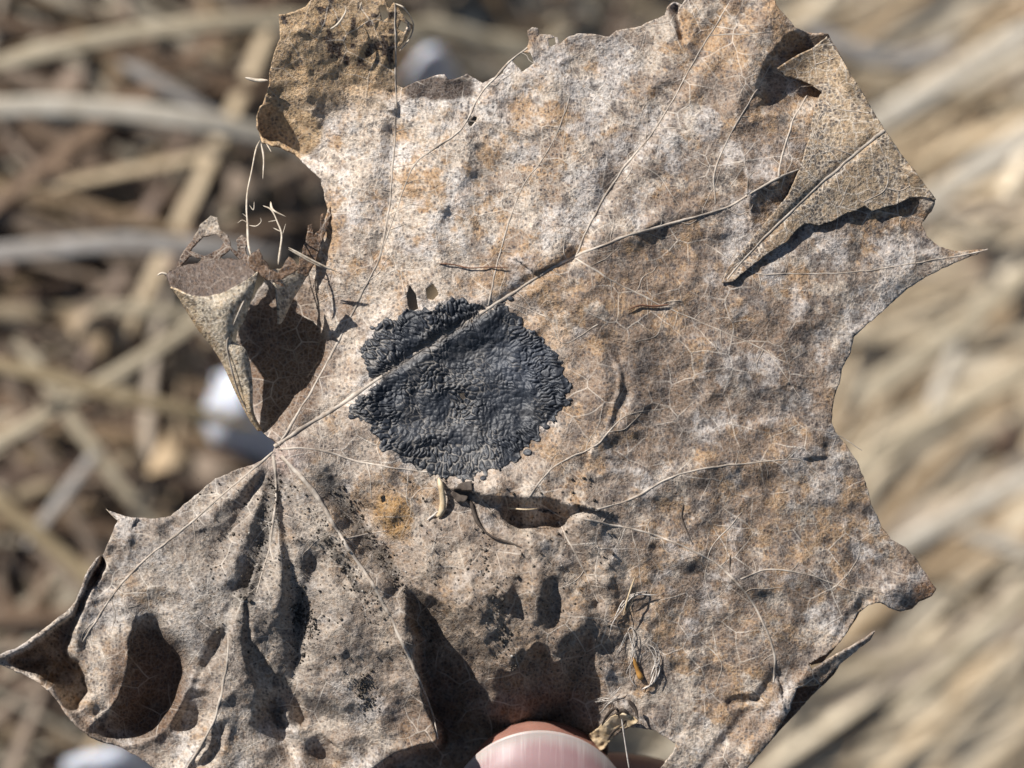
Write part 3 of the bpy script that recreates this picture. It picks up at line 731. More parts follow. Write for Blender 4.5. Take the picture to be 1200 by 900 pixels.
# folded-over lobe on the right, underside up
FL = [(912, 80), (930, 68), (950, 58), (969, 44), (985, 68), (1000, 91), (1016, 118), (1035, 149), (1056, 180), (1076, 205), (1097, 234), (1082, 231), (1066, 232), (1050, 240), (1036, 243), (1022, 247), (1014, 241), (1004, 246), (988, 252), (974, 260), (960, 264), (944, 262), (932, 271), (922, 284), (905, 294), (888, 306), (870, 321), (858, 330), (846, 331), (851, 318), (872, 290), (890, 268), (908, 248), (924, 228), (937, 200), (943, 180), (950, 158), (952, 138), (956, 122), (963, 108), (950, 98), (934, 92), (922, 90)]
def flap_h(x, y):
    fold, _, _ = dist_poly(x, y, np.array([(968, 42), (1035, 150), (1097, 236)], float))
    mid, sd2, t = dist_poly(x, y, np.array([(1040, 148), (985, 195), (930, 245), (850, 328)], float))
    b = hat(x, y); b2 = hat(x, y, H2)
    lift = 8 * (1 - np.exp(-fold / 12)) * (0.35 + 0.65 * sst(260, 80, fold))
    bow = 4 * np.exp(-(mid / 28) ** 2) - 3 * np.exp(-(mid / 5) ** 2)
    low = hat(np.clip(x, 0, 930), y)
    base = -2 + 0.2 * (b + 26)
    return np.maximum(b + 3, b2 + lift + bow) + 3 * (fbm(x, y, 25, 61, 3) - 0.5)
def flap_col(x, y):
    n = fbm(x, y, 40, 201, 4)[..., None]; n2 = fbm(x, y, 14, 205, 3)[..., None]
    c = np.array([0.40, 0.30, 0.195]) * (0.7 + 0.6 * n2)
    b = sst(0.45, 0.7, n); c = c * (1 - 0.5 * b) + np.array([0.26, 0.16, 0.08]) * 0.5 * b
    tip = sst(960, 860, x)[..., None] * 0.5
    c = c * (1 - tip) + np.array([0.22, 0.14, 0.09]) * tip
    wx = x + 4 * (vnoise(x, y, 12, 931) - 0.5); wy = y + 4 * (vnoise(x, y, 12, 932) - 0.5)
    e1_, i1 = cells(wx / 17, wy / 17, 940); e2_, i2 = cells(wx / 4.8, wy / 4.8, 950)
    zone = sst(0.36, 0.58, fbm(x, y, 40, 955, 3))
    dk_ = (sst(0.30, 0.60, i2) * sst(0.10, 0.35, e2_) * (0.25 + 0.75 * zone) * 0.85)[..., None]
    c = c * (1 - dk_) + np.array([0.045, 0.042, 0.048]) * dk_
    l_ = np.maximum(np.exp(-(e1_ / 0.07) ** 2) * 0.8, np.exp(-(e2_ / 0.14) ** 2) * 0.6 * zone)[..., None]
    return c * (1 - l_) + np.array([0.60, 0.53, 0.44]) * l_
lobe = sheet('folded_lobe', FL, leaf, flap_h, cfun=flap_col, net=0.25, amp=0.9, seed=15, res=1.0)
lobe['label'] = 'folded-over lobe showing its speckled underside'

# curled lobe on the left: pale funnel, its dark inside, torn skeleton behind
def pale_col(x, y):
    n = fbm(x, y, 18, 221, 4)[..., None]; c = np.array([0.50, 0.42, 0.31]) * (0.75 + 0.5 * n)
    u_ = x * 0.32 + y * 0.95; v_ = x * 0.95 - y * 0.32 + 3 * (vnoise(x, y, 15, 961) - 0.5)
    e1_, i1 = cells(v_ / 4.2, u_ / 11, 965)
    dk_ = (sst(0.45, 0.8, i1) * sst(0.1, 0.4, e1_) * 0.6)[..., None]; c = c * (1 - dk_) + np.array([0.10, 0.085, 0.07]) * dk_
    l_ = (np.exp(-(e1_ / 0.13) ** 2) * 0.55)[..., None]; c = c * (1 - l_) + np.array([0.68, 0.62, 0.53]) * l_
    e = sst(20, 0, np.abs(x - (200 + (y - 336) * 0.62)))[..., None] * 0.6
    return c * (1 - e) + np.array([0.42, 0.28, 0.13]) * e
def dark_col(x, y):  # shade inside the funnel is put into this darker brown
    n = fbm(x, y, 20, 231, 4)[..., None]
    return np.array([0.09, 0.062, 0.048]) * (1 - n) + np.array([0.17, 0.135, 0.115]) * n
fn = grid_patch('curled_lobe', [
    [(200, 336, 40), (228, 347, 62), (258, 344, 70), (286, 330, 66), (302, 319, 58)],
    [(212, 352, 34), (238, 360, 62), (262, 360, 74), (283, 350, 70), (296, 342, 60)],
    [(232, 385, 22), (248, 386, 50), (262, 385, 62), (274, 383, 60), (285, 376, 52)],
    [(248, 405, 10), (256, 404, 38), (262, 402, 50), (267, 400, 52), (271, 397, 48)],
    [(262, 427, 2), (270, 425, 32), (277, 422, 46), (283, 418, 48), (288, 411, 44)],
    [(276, 458, -4), (282, 455, 20), (287, 452, 30), (291, 449, 34), (295, 445, 32)],
    [(290, 486, -8), (291, 485, 4), (293, 484, 12), (294, 483, 16), (297, 481, 16)],
    [(303, 505, -10), (304, 505, -6), (305, 504, -4), (306, 504, -2), (307, 503, -2)]], leaf, 70, 150, pale_col, 0.15, rag=1.5)
fn['label'] = 'pale funnel-shaped curl of the torn left lobe'
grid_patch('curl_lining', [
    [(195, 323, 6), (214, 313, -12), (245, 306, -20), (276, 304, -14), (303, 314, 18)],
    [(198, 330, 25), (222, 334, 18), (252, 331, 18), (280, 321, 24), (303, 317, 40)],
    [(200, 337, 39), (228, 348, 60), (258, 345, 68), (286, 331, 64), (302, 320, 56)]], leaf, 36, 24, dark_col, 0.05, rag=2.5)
grid_patch('curl_wall', [
    [(318, 316, 20), (332, 314, 10), (348, 314, 2), (364, 316, -6)],
    [(322, 340, 24), (332, 340, 14), (342, 338, 4), (353, 334, -6)],
    [(325, 360, 22), (330, 360, 14), (336, 358, 6), (342, 352, -6)],
    [(326, 380, 12), (328, 379, 8), (330, 377, 2), (332, 374, -6)]], leaf, 20, 30, pale_col, 0.3, rag=1.5)
def flat_h(z, a=0.0, b=0.0, cx=0, cy=0):
    return lambda x, y: z + a * (x - cx) + b * (y - cy) + 7 * (fbm(x, y, 16, 91, 3) - 0.5)
def rot_col(x, y):
    n = fbm(x, y, 12, 241, 3)[..., None]
    return np.array([0.06, 0.035, 0.022]) * (1 - n) + np.array([0.22, 0.13, 0.075]) * n
def skel_col(x, y):
    n = fbm(x, y, 10, 251, 3)[..., None]; t = sst(285, 262, y)[..., None]
    a = np.array([0.13, 0.085, 0.06]) * (0.6 + 0.8 * n)
    return a * (1 - t) + np.array([0.40, 0.34, 0.27]) * (0.7 + 0.6 * n) * t
sheet('torn_fragment', [(205, 322), (212, 299), (224, 283), (236, 262), (247, 253), (254, 255), (258, 270), (268, 276), (270, 290), (279, 296), (277, 281), (284, 275), (290, 281), (288, 298), (300, 305), (297, 322), (270, 324), (240, 320), (222, 318), (209, 326), (192, 323), (200, 316)], leaf, flat_h(-22, 0.1, 0.2, 245, 300),
      holes=[[(222, 294), (238, 277), (254, 274), (262, 284), (257, 292), (240, 300)], [(258, 301), (270, 292), (282, 306), (272, 313)], [(212, 312), (222, 300), (236, 304), (228, 312)]], cfun=skel_col, net=0.5, amp=1.6, seed=25, res=1.2)
sheet('torn_fragment', [(348, 320), (351, 301), (358, 284), (362, 264), (366, 262), (368, 276), (374, 270), (376, 252), (379, 250), (381, 262), (387, 240), (388, 252), (382, 272), (374, 293), (368, 311), (360, 324)], leaf, flat_h(4, -0.2, 0, 365, 290), cfun=rot_col, net=0.2, amp=1.4, seed=27, res=1.2)
sheet('torn_fragment', [(288, 310), (294, 297), (304, 291), (309, 303), (316, 316), (326, 320), (338, 300), (345, 306), (352, 314), (340, 322), (326, 330), (332, 336), (322, 332), (312, 328), (300, 318)], leaf, flat_h(58, 0.1, 0, 315, 310), cfun=rot_col, net=0.2, amp=1.6, seed=29, res=1.2)
# folded-back strip below the lower right edge (the blade's shade is in its dark colour too)
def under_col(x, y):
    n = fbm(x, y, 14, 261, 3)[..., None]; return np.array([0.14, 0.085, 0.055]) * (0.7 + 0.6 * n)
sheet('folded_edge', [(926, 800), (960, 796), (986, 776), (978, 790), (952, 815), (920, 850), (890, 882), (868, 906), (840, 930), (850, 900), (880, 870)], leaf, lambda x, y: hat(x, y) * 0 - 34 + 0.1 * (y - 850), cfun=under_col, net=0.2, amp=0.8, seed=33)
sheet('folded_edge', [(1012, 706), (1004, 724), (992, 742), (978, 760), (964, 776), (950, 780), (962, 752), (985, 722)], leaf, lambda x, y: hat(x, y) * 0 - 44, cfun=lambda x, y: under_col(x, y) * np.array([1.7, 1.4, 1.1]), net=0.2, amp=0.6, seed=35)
# ------------------------------------------------------------------ veins
def tube(pts, r0, r1, parent, name='vein', sides=6, mat=None, hf=None, col=(1, 1, 1), sink=0.70, step=3.0, join=None, wig=0.0):
    P = crom(np.array(pts, float), step)
    if wig:
        P[:, 0] += (vnoise(P[:, 0], P[:, 1], 14, 401) - 0.5) * wig; P[:, 1] += (vnoise(P[:, 0], P[:, 1], 14, 402) - 0.5) * wig
    n = len(P); t = np.linspace(0, 1, n); r = r0 + (r1 - r0) * t
    r = r * (0.75 if hf else 1) * (0.7 + 0.6 * vnoise(P[:, 0], P[:, 1], 16, 77))
    if not hf: r = r * np.minimum(1, 0.12 + 0.88 * np.sqrt(np.clip(np.minimum(np.arange(n), np.arange(n)[::-1]) / max(2.0, min(6.0, n / 4)), 0, 1)))
    h = (hf(P[:, 0], P[:, 1]) if hf else P[:, 2]) + r * (1 - 2 * sink) * (1 if hf else 0)
    if P.shape[1] == 2: P = np.column_stack([P, h])
    else: P = P.copy(); P[:, 2] = h
    T = np.gradient(P[:, :2], axis=0) if n > 2 else np.repeat(P[-1:, :2] - P[:1, :2], n, 0)
    T /= np.linalg.norm(T, axis=1)[:, None] + 1e-9
    Nn = np.stack([-T[:, 1], T[:, 0]], 1)
    a = np.arange(sides) / sides * 2 * math.pi
    V = np.zeros((n, sides, 3))
    V[:, :, :2] = P[:, None, :2] + Nn[:, None] * (np.cos(a)[None, :, None] * r[:, None, None]); V[:, :, 2] = P[:, None, 2] + np.sin(a)[None] * r[:, None]
    V = V.reshape(-1, 3); i = np.arange(n * sides).reshape(n, sides); j = np.roll(i, -1, 1)
    f = np.stack([i[:-1], j[:-1], j[1:], i[1:]], -1).reshape(-1, 4)
    c = np.repeat(np.asarray(col, float)[None], len(V), 0) * (0.55 + 0.75 * fbm(V[:, 0], V[:, 1], 30, 431, 3))[:, None]
    if join is not None:
        k = sum(len(v) for v, _, _ in join); join.append((V, f + k, c)); return P
    o = make(name, world(V), f, mat or M_VEIN, parent, cols=c)
    return o

VEINS = [  # points, start radius, end radius
    ([(322, 524), (360, 498), (410, 468), (470, 425), (530, 388), (590, 350), (640, 318), (675, 300), (740, 275), (800, 258), (850, 243), (905, 212), (940, 196)], 4.2, 1.8),
    ([(675, 300), (695, 255), (725, 205), (775, 140), (820, 60), (845, 20), (862, -10)], 2.2, 1.2),
    ([(675, 303), (720, 330), (780, 360), (840, 385), (890, 408), (930, 430)], 1.8, 0.9),
    ([(330, 516), (380, 432), (420, 352), (445, 300), (455, 250), (460, 200), (464, 130), (463, 60), (463, 4)], 2.4, 1.3),
    ([(446, 300), (462, 255), (485, 195), (530, 160), (545, 145), (562, 112), (580, 92), (597, 73), (618, 56)], 1.2, 1.8),
    ([(572, 358), (585, 300), (600, 250), (615, 215), (640, 180), (655, 150), (668, 112)], 1.8, 0.8),
    ([(328, 526), (370, 527), (430, 543), (490, 552), (540, 560), (575, 600), (605, 642)], 2.4, 0.8),
    ([(330, 534), (370, 580), (400, 630), (440, 690), (470, 750), (500, 820), (513, 866)], 4.0, 2.2),
    ([(321, 534), (323, 580), (316, 640), (300, 695)], 3.0, 1.2),
    ([(668, 606), (740, 585), (780, 562), (830, 548), (880, 543), (932, 538), (948, 548), (985, 575)], 2.2, 1.0),
    ([(612, 592), (640, 556), (662, 540), (700, 520), (735, 487), (792, 477)], 1.8, 0.9),
    ([(655, 612), (680, 660), (702, 708)], 1.7, 1.0),
    ([(672, 606), (760, 625), (830, 655), (870, 690), (895, 730), (908, 770), (906, 800)], 2.0, 2.2),
    ([(868, 679), (900, 668), (940, 672), (980, 685), (1015, 698)], 1.7, 1.0),
    ([(838, 238), (838, 200), (860, 150), (890, 100), (903, 76)], 1.7, 0.9),
    ([(912, 207), (918, 178), (930, 140), (946, 112)], 2.0, 1.2),
    ([(826, 285), (880, 318), (930, 321), (1000, 319), (1060, 310), (1120, 300), (1158, 292)], 1.0, 1.2),
    ([(320, 530), (270, 572), (215, 620), (160, 665), (120, 715), (97, 752)], 2.0, 1.6),
    ([(137, 692), (150, 712), (162, 732)], 1.2, 0.8),
    ([(268, 742), (264, 790), (250, 845), (218, 902), (200, 925)], 2.0, 2.2),
    ([(612, 205), (596, 196), (577, 194)], 1.0, 0.6), ([(640, 178), (628, 160), (600, 150)], 1.0, 0.6), ([(700, 110), (740, 150), (756, 122)], 0.9, 0.7),
    ([(741, 192), (770, 205), (795, 240)], 1.0, 0.6), ([(768, 150), (800, 152), (815, 165)], 1.0, 0.6), ([(830, 42), (870, 40), (905, 38)], 1.2, 0.8), ([(845, 22), (825, 0)], 1.0, 0.9),
    ([(780, 360), (770, 392), (745, 400)], 0.9, 0.6), ([(830, 655), (826, 680), (835, 712)], 1.0, 0.7), ([(740, 620), (748, 655), (752, 690)], 1.0, 0.7), ([(700, 380), (660, 402), (640, 372), (590, 352)], 1.0, 0.8),
    ([(430, 543), (434, 560), (436, 585)], 1.4, 1.1), ([(400, 632), (430, 626), (452, 622)], 1.3, 0.9), ([(478, 545), (478, 590), (500, 610)], 0.8, 0.6), ([(870, 600), (835, 640), (828, 655)], 1.1, 0.8), ([(980, 688), (1002, 660), (1010, 640)], 1.0, 0.6),
    ([(945, 500), (985, 512), (1010, 528)], 1.0, 0.6), ([(820, 750), (845, 775), (838, 810)], 1.0, 0.6), ([(900, 410), (920, 440), (940, 470)], 0.9, 0.6), ([(900, 235), (890, 222), (898, 215)], 0.9, 0.7),
]
for pts, r0, r1 in VEINS: tube(pts, r0, r1, leaf, hf=hat, wig=1.5)
for pts, r0, r1 in [([(1037, 152), (985, 195), (930, 245), (880, 295), (852, 327)], 3.0, 1.6), ([(1028, 162), (1040, 195), (1037, 222), (1012, 236)], 1.2, 0.8), ([(1037, 220), (1056, 223), (1066, 218)], 1.0, 0.7),
                    ([(1001, 182), (960, 166), (950, 150)], 1.2, 0.8), ([(1018, 132), (978, 126), (968, 108)], 1.2, 0.7), ([(985, 66), (955, 76)], 1.2, 0.8), ([(985, 70), (992, 88), (984, 100)], 0.9, 0.6), ([(978, 200), (986, 226), (1000, 240)], 1.0, 0.6), ([(930, 245), (918, 235)], 0.9, 0.6), ([(952, 150), (958, 170), (940, 200)], 0.8, 0.5), ([(976, 126), (962, 135), (955, 150)], 0.9, 0.6)]:
    tube(pts, r0, r1, lobe, hf=flap_h, wig=1.5)
# short cross-veins
net_ = []
for pts, r0, r1 in VEINS[:20]:
    P = crom(np.array(pts, float), 5); s = rng.uniform(15, 40); acc = 0; side = 1
    for a, b in zip(P[:-1], P[1:]):
        acc += np.linalg.norm(b - a)
        if acc > s:
            acc = 0; s = rng.uniform(14, 34); side *= -1
            ang = math.atan2(*(b - a)[::-1]) + side * rng.uniform(0.7, 1.25); p = a.copy(); q = [p.copy()]
            for _ in range(rng.integers(2, 7)):
                ang += rng.normal(0, 0.35); p = p + rng.uniform(6, 12) * np.array([math.cos(ang), math.sin(ang)]); q.append(p.copy())
            q = np.array(q)
            if np.hypot(*(q[-1] - [540, 455])) < 130 or q[:, 1].max() > 880 or q[:, 0].max() > 960 or np.hypot(*(q[-1] - [320, 420])) < 110: continue
            tube(q, rng.uniform(0.5, 0.95), 0.35, None, hf=hat, sides=5, join=net_, sink=0.55, col=rng.uniform(0.8, 1.1) * np.ones(3))
from itertools import chain
insd = [all(raster(np.array([a_]), np.array([b_]), np.array(OUT, float))[0, 0] for a_, b_, _ in v[::10].tolist() + v[-1:].tolist()) for v, _, _ in net_]
Vn, Fn, Cn = [], [], []; k = 0
for (v, f, c), ok in zip(net_, insd):
    if not ok: continue
    f = f - f.min(); Vn.append(v); Fn.append(f + k); Cn.append(c); k += len(v)
tag(make('fine_veins', world(np.vstack(Vn)), np.vstack(Fn), M_VEIN, leaf, cols=np.vstack(Cn)), kind='stuff')
fv = [([(318, 360), (310, 380), (300, 400)], 0.8, 0.6)]
tube([(289, 346, 65), (280, 365, 71), (270, 390, 58), (266, 405, 52), (272, 435, 38), (283, 468, 18), (303, 503, -3)], 0.9, 1.1, fn)


# ------------------------------------------------------------------ tar spot
TAR = [(424, 420), (421, 405), (432, 398), (440, 385), (450, 372), (462, 374), (472, 368), (480, 366), (490, 362), (506, 358), (520, 351), (540, 349), (552, 352), (562, 362), (566, 366), (572, 360), (580, 352), (592, 350), (590, 358), (602, 366), (614, 374), (622, 386), (634, 392), (642, 402), (652, 412), (658, 428), (662, 444), (667, 460), (662, 476), (650, 484), (642, 494), (630, 500), (634, 512), (622, 520), (610, 528), (602, 542), (590, 546), (576, 545), (570, 556), (560, 552), (548, 560), (530, 560), (514, 556), (500, 552), (486, 548), (474, 540), (462, 530), (450, 528), (444, 520), (436, 508), (438, 496), (428, 492), (414, 490), (410, 478), (418, 466), (428, 458), (440, 448), (432, 438)]
def lab(x, y):
    """-1 in the grooves .. 1 on the small cushions; long pleats along the rim and beside the midrib"""
    x = x + 12 * (vnoise(x, y, 17, 501) - 0.5) + 4 * (vnoise(x, y, 5, 503) - 0.5); y = y + 12 * (vnoise(x, y, 17, 502) - 0.5) + 4 * (vnoise(x, y, 5, 504) - 0.5)
    th = np.arctan2((y - 455) / 100, (x - 540) / 122); rr = np.hypot((y - 455) / 100, (x - 540) / 122)
    e1_, i1 = cells(x / 6.8, y / 6.0, 910)
    e2_, i2 = cells(th * 21.5, rr * 6.6, 920)
    w = sst(0.60, 0.72, rr + 0.25 * (vnoise(x, y, 30, 506) - 0.5))
    e = e1_ * (1 - w) + e2_ * w; i = i1 * (1 - w) + i2 * w
    return 2 * sst(0.0, 0.42, e) - 1 + 0.5 * (i - 0.5)
TARP = np.array(TAR, float)
def tar_parts(x, y):
    d, _, _ = dist_poly(x, y, TARP, True)
    v = lab(x, y); sm = 0.3 + 0.7 * sst(0.36, 0.62, fbm(x, y, 34, 511, 3) + 0.28 * (np.hypot((x - 540) / 120, (y - 455) / 100) - 0.5) - 0.22 * np.exp(-((x - 615) / 34) ** 2 - ((y - 430) / 46) ** 2))
    vd, _, _ = dist_poly(x, y, np.array([(400, 474), (470, 425), (530, 388), (600, 344)], float))
    return d, v, sm, vd
def tar_h(x, y):
    d, v, sm, vd = tar_parts(x, y)
    return hat(x, y) + 0.8 + 1.5 * sst(0, 8, d) + 1.35 * v * sm * sst(0, 5, d) - 1.8 * np.exp(-(vd / 5) ** 2) + 1.2 * (fbm(x, y, 4, 521, 2) - 0.5)
def tar_col(x, y):
    d, v, sm, vd = tar_parts(x, y)
    c = np.repeat(np.array([0.020, 0.023, 0.029])[None], len(x), 0) * (0.5 + 1.2 * fbm(x, y, 18, 531, 3) + 1.3 * np.exp(-((x - 612) / 36) ** 2 - ((y - 430) / 46) ** 2))[:, None]
    gro = sst(-0.35, -0.9, v) * sst(0.46, 0.62, fbm(x, y, 30, 541, 3) + 0.2 * np.exp(-((x - 500) / 75) ** 2 - ((y - 505) / 45) ** 2)) * 0.9
    c = c * (1 - gro[:, None]) + np.array([0.21, 0.19, 0.165]) * gro[:, None]
    du = sst(0.62, 0.75, fbm(x, y, 22, 551, 4, 0.6)) * 0.35
    c = c * (1 - du[:, None]) + np.array([0.16, 0.155, 0.15]) * du[:, None]
    vn = np.exp(-(vd / 4) ** 2)[:, None] * 0.85
    return c * (1 - vn) + np.array([0.16, 0.14, 0.12]) * vn
tar = sheet('tar_spot', TAR, leaf, tar_h, mat=M_TAR, holes=[HOLES[2]], cfun=tar_col, net=0, amp=8.5, seed=45, thick=2, res=0.9)
tar['label'] = 'round black wrinkled tar spot fungus crust'
# stray black crumbs around the rim
def crumb(x, y, r, seed):
    th = np.linspace(0, 2 * math.pi, 14, endpoint=False)
    P = np.stack([x + r * np.cos(th) * (1 + 0.5 * (vnoise(np.cos(th) * 3 + seed, np.sin(th) * 3, 1, seed) - 0.5)), y + r * 0.7 * np.sin(th)], 1)
    sheet('tar_crumb', P, leaf, lambda a, b: hat(a, b) + 1.5, mat=M_TAR, cfun=lambda a, b: np.repeat(np.array([[0.03, 0.032, 0.038]]), len(a), 0), net=0, amp=1.2, seed=seed, thick=1.5, res=1.0)
for k, (x, y, r) in enumerate([(598, 350, 4), (478, 370, 3), (640, 500, 4), (618, 530, 5), (566, 560, 4), (412, 488, 4), (436, 384, 3), (668, 468, 3)]): crumb(x, y, r, 600 + k)

# ------------------------------------------------------------------ debris on the leaf
def strand(name, pts, r0, r1, mat, label=None, cat=None, parent=None, sides=6, step=2.0, group=None):
    o = tube([(x, y, h) for x, y, h in pts], r0, r1, parent, name, sides, mat, step=step)
    if label: tag(o, label, cat, group)
    return o
def bundle(pts, rad_, n, label, spread=1.0, cat='fibre', mat=None):
    """a strand of several loose threads, one mesh"""
    J = []
    for q in range(n):
        P = crom(np.array(pts, float), 4); sd_ = rng.integers(1, 9999)
        for ax in range(3): P[:, ax] += (vnoise(P[:, 0], P[:, 1], 24, int(sd_) + ax) - 0.5) * rad_ * 3.6 * spread
        m = len(P); a = rng.integers(0, max(1, m // 2)); b = m - rng.integers(0, max(1, m // 2))
        if b - a < 3: a, b = 0, m
        r_ = rad_ * rng.uniform(0.12, 0.34)
        tube(P[a:b], r_ * 0.6, r_, None, sides=5, join=J, step=2.5)
    V = np.vstack([j[0] for j in J]); f = np.vstack([j[1] for j in J])
    return tag(make('silk_strand', world(V), f, mat or M_SILK), label, cat)
def on(pts, lift=2.0): return [(x, y, float(hat(x, y)) + lift + (p[0] if p else 0)) for x, y, *p in pts]
strand('dry_stalk', on([(512, 309), (530, 310), (550, 314), (572, 313), (597, 314)], 3), 0.9, 0.7, M_TWIG, 'thin reddish brown stalk lying above the tar spot', 'stalk')
strand('dry_stalk', on([(735, 363), (750, 358), (765, 359), (784, 357)], 3), 0.9, 1.4, M_TWIG, 'short dark stalk lying right of the tar spot', 'stalk')
strand('dark_scrap', on([(545, 585), (552, 590), (560, 612), (575, 628), (600, 637), (612, 642)], 1.5), 2.6, 0.7, M_DARK, 'dark curved scrap of plant below the tar spot', 'plant scrap')
sheet('dark_scrap', [(528, 578), (540, 566), (553, 563), (553, 572), (545, 588), (535, 588)], None, lambda x, y: hat(x, y) + 5, mat=M_DARK, cfun=rot_col, net=0, amp=1.5, seed=51, res=1.0)
tag(bpy.context.scene.collection.objects[-1], 'small dark flake touching the lower rim of the tar spot', 'plant scrap')
hk = []
for sx in (0,):
    o = strand('seed_husk', on([(514, 560, 2), (517, 572, 5), (519, 588, 6), (517, 600, 3), (512, 606, 0)], 4), 3.5, 4.6, M_HUSK, 'pale straw-coloured seed husk just below the tar spot', 'seed husk')
strand('white_fibre', on([(500, 610), (508, 604), (513, 600), (518, 606)], 3), 1.6, 1.0, M_SILK, 'tiny white fibre under the seed husk', 'fibre')
strand('straw_bit', on([(594, 595, 6), (615, 597, 20), (632, 596, 16)], 4), 1.0, 0.8, M_HUSK, 'thin straw bit bridging the dark pit below the tar spot', 'straw')
# cracks: the little open splits in the lower right part
for k, pts in enumerate([[(801, 590), (799, 606), (803, 618), (808, 630), (813, 640)], [(856, 650), (855, 665), (857, 672)]]):
    strand('leaf_crack', on(pts, -0.2), 1.5, 0.8, M_DARK, parent=leaf)
# silk tangle at the lower right of the thumb
tangle = [[(710, 752), (720, 728), (735, 706), (748, 700), (770, 698), (785, 704)], [(722, 790), (722, 770), (730, 752), (738, 738), (742, 760), (735, 790), (745, 805)], [(750, 745), (765, 762), (770, 785), (763, 803), (752, 808)]]
rad = [(1.0, 3.6), (2.6, 2.2), (3.4, 4.4)]
for k, (pts, rr) in enumerate(zip(tangle, rad)):
    bundle(on(pts, 2.5), max(rr) * 0.85, 6, ['grey silk strand arching over the top of the fibre tangle', 'looped grey silk strand on the left of the fibre tangle', 'thick curved grey silk strand on the right of the fibre tangle'][k])
strand('straw_bit', on([(744, 676, 10), (736, 700, 10), (730, 722, 6)], 4), 1.0, 0.6, M_HUSK, 'thin golden straw sticking up beside the fibre tangle', 'straw')
strand('straw_bit', on([(748, 682, 6), (742, 702, 8), (732, 720, 6)], 4), 0.7, 0.5, M_HUSK, 'second, finer golden straw beside the one above beside the fibre tangle', 'straw')
strand('seed_husk', on([(742, 770, 2), (747, 785, 3), (752, 797, 2)], 2), 2.5, 4.5, simple_mat('amber', (0.42, 0.22, 0.06), (0.26, 0.12, 0.03), 900, 0.4), 'amber brown husk inside the silk loop', 'seed husk')
for k, pts in enumerate([[(703, 835), (716, 822), (731, 812), (736, 806)], [(708, 826), (722, 814), (733, 800)], [(690, 822), (706, 820), (716, 822)]]):
    bundle(on(pts, 8), 2.0, 4, ['grey silk threads reaching from the leaf scrap up to the fibre tangle', 'short silk threads hugging the left side of the tangle foot', 'thin silk threads sticking out over the shaded hollow beside the thumb'][k])
sheet('leaf_scrap', [(690, 862), (702, 852), (716, 840), (738, 836), (748, 846), (738, 852), (722, 856), (716, 868), (704, 880), (698, 872)], None, lambda x, y: hat(x, y) + 10 + 8 * fbm(x, y, 10, 71), mat=M_HUSK, cfun=pale_col, net=0.2, amp=1.6, seed=53, res=1.0)
tag(COL.objects[-1], 'pale tan scrap of dry leaf caught between thumb and fibre tangle', 'leaf scrap')
for (pts, r), lb in zip([([(705, 850), (712, 838), (722, 830), (726, 842)], 2.0), ([(712, 868), (718, 858), (728, 850), (738, 840)], 1.6), ([(736, 820), (744, 830), (748, 842)], 2.6), ([(722, 838), (730, 832), (738, 838)], 2.4)],
        ['hooked dark crumb on the thumb side of the pale leaf scrap', 'slanting dark crumb along the lower edge of the pale leaf scrap', 'dark crumb at the far upper corner of the pale leaf scrap', 'short dark crumb in the middle of the pale leaf scrap']):
    strand('dark_scrap', on(pts, 16), r, r * 0.5, M_DARK, lb, 'plant scrap')
strand('silk_strand', [(728, 838, 10), (731, 860, 4), (734, 880, 0), (738, 905, -6)], 0.9, 0.7, M_SILK, 'single thread hanging across the hole beside the thumb', 'fibre')
# earth crumbs caught on the dusty lower part
def grains():
    ico = np.array([[0, 0, 1], [0.9, 0, 0.3], [-0.4, 0.8, 0.3], [-0.4, -0.8, 0.3], [0.4, 0.7, -0.4], [0.4, -0.7, -0.4], [-0.9, 0, -0.4], [0, 0, -0.9]])
    fc = np.array([[0, 1, 2], [0, 2, 3], [0, 3, 1], [1, 4, 2], [2, 6, 3], [3, 5, 1], [1, 5, 4], [4, 6, 2], [5, 3, 6], [4, 5, 7], [5, 6, 7], [6, 4, 7]])
    Vs, Fs, Cs = [], [], []
    lines_ = [[(322, 560), (310, 620), (296, 670), (286, 700)], [(352, 680), (350, 730), (346, 780)], [(352, 715), (366, 742)], [(372, 615), (420, 690), (440, 715)], [(425, 790), (432, 830)], [(395, 575), (440, 640), (470, 690)], [(560, 640), (600, 780)]]
    for k in range(1500):
        if k < 850:
            l = np.array(lines_[rng.integers(len(lines_))], float); q = crom(l, 4); p = q[rng.integers(len(q))] + rng.normal(0, 7, 2)
        else: p = np.array([rng.uniform(230, 720), rng.uniform(560, 790)]) 
        r = rng.uniform(0.6, 1.5) if rng.random() < 0.9 else rng.uniform(1.5, 2.6)
        v = ico * r * rng.uniform(0.6, 1.3, 3) + [p[0], p[1], float(hat(p[0], p[1])) + 0.6 * r]
        Fs.append(fc + 8 * len(Vs)); Vs.append(v); Cs.append(np.repeat((np.array([0.10, 0.085, 0.07]) * rng.uniform(0.3, 1.6) if rng.random() < 0.96 else np.array([0.5, 0.47, 0.43]))[None], 8, 0))
    tag(make('soil_crumbs', world(np.vstack(Vs)), np.vstack(Fs), M_STRAW, cols=np.vstack(Cs)), 'fine dark soil crumbs scattered over the dusty lower part of the leaf', 'soil', kind='stuff')
grains()
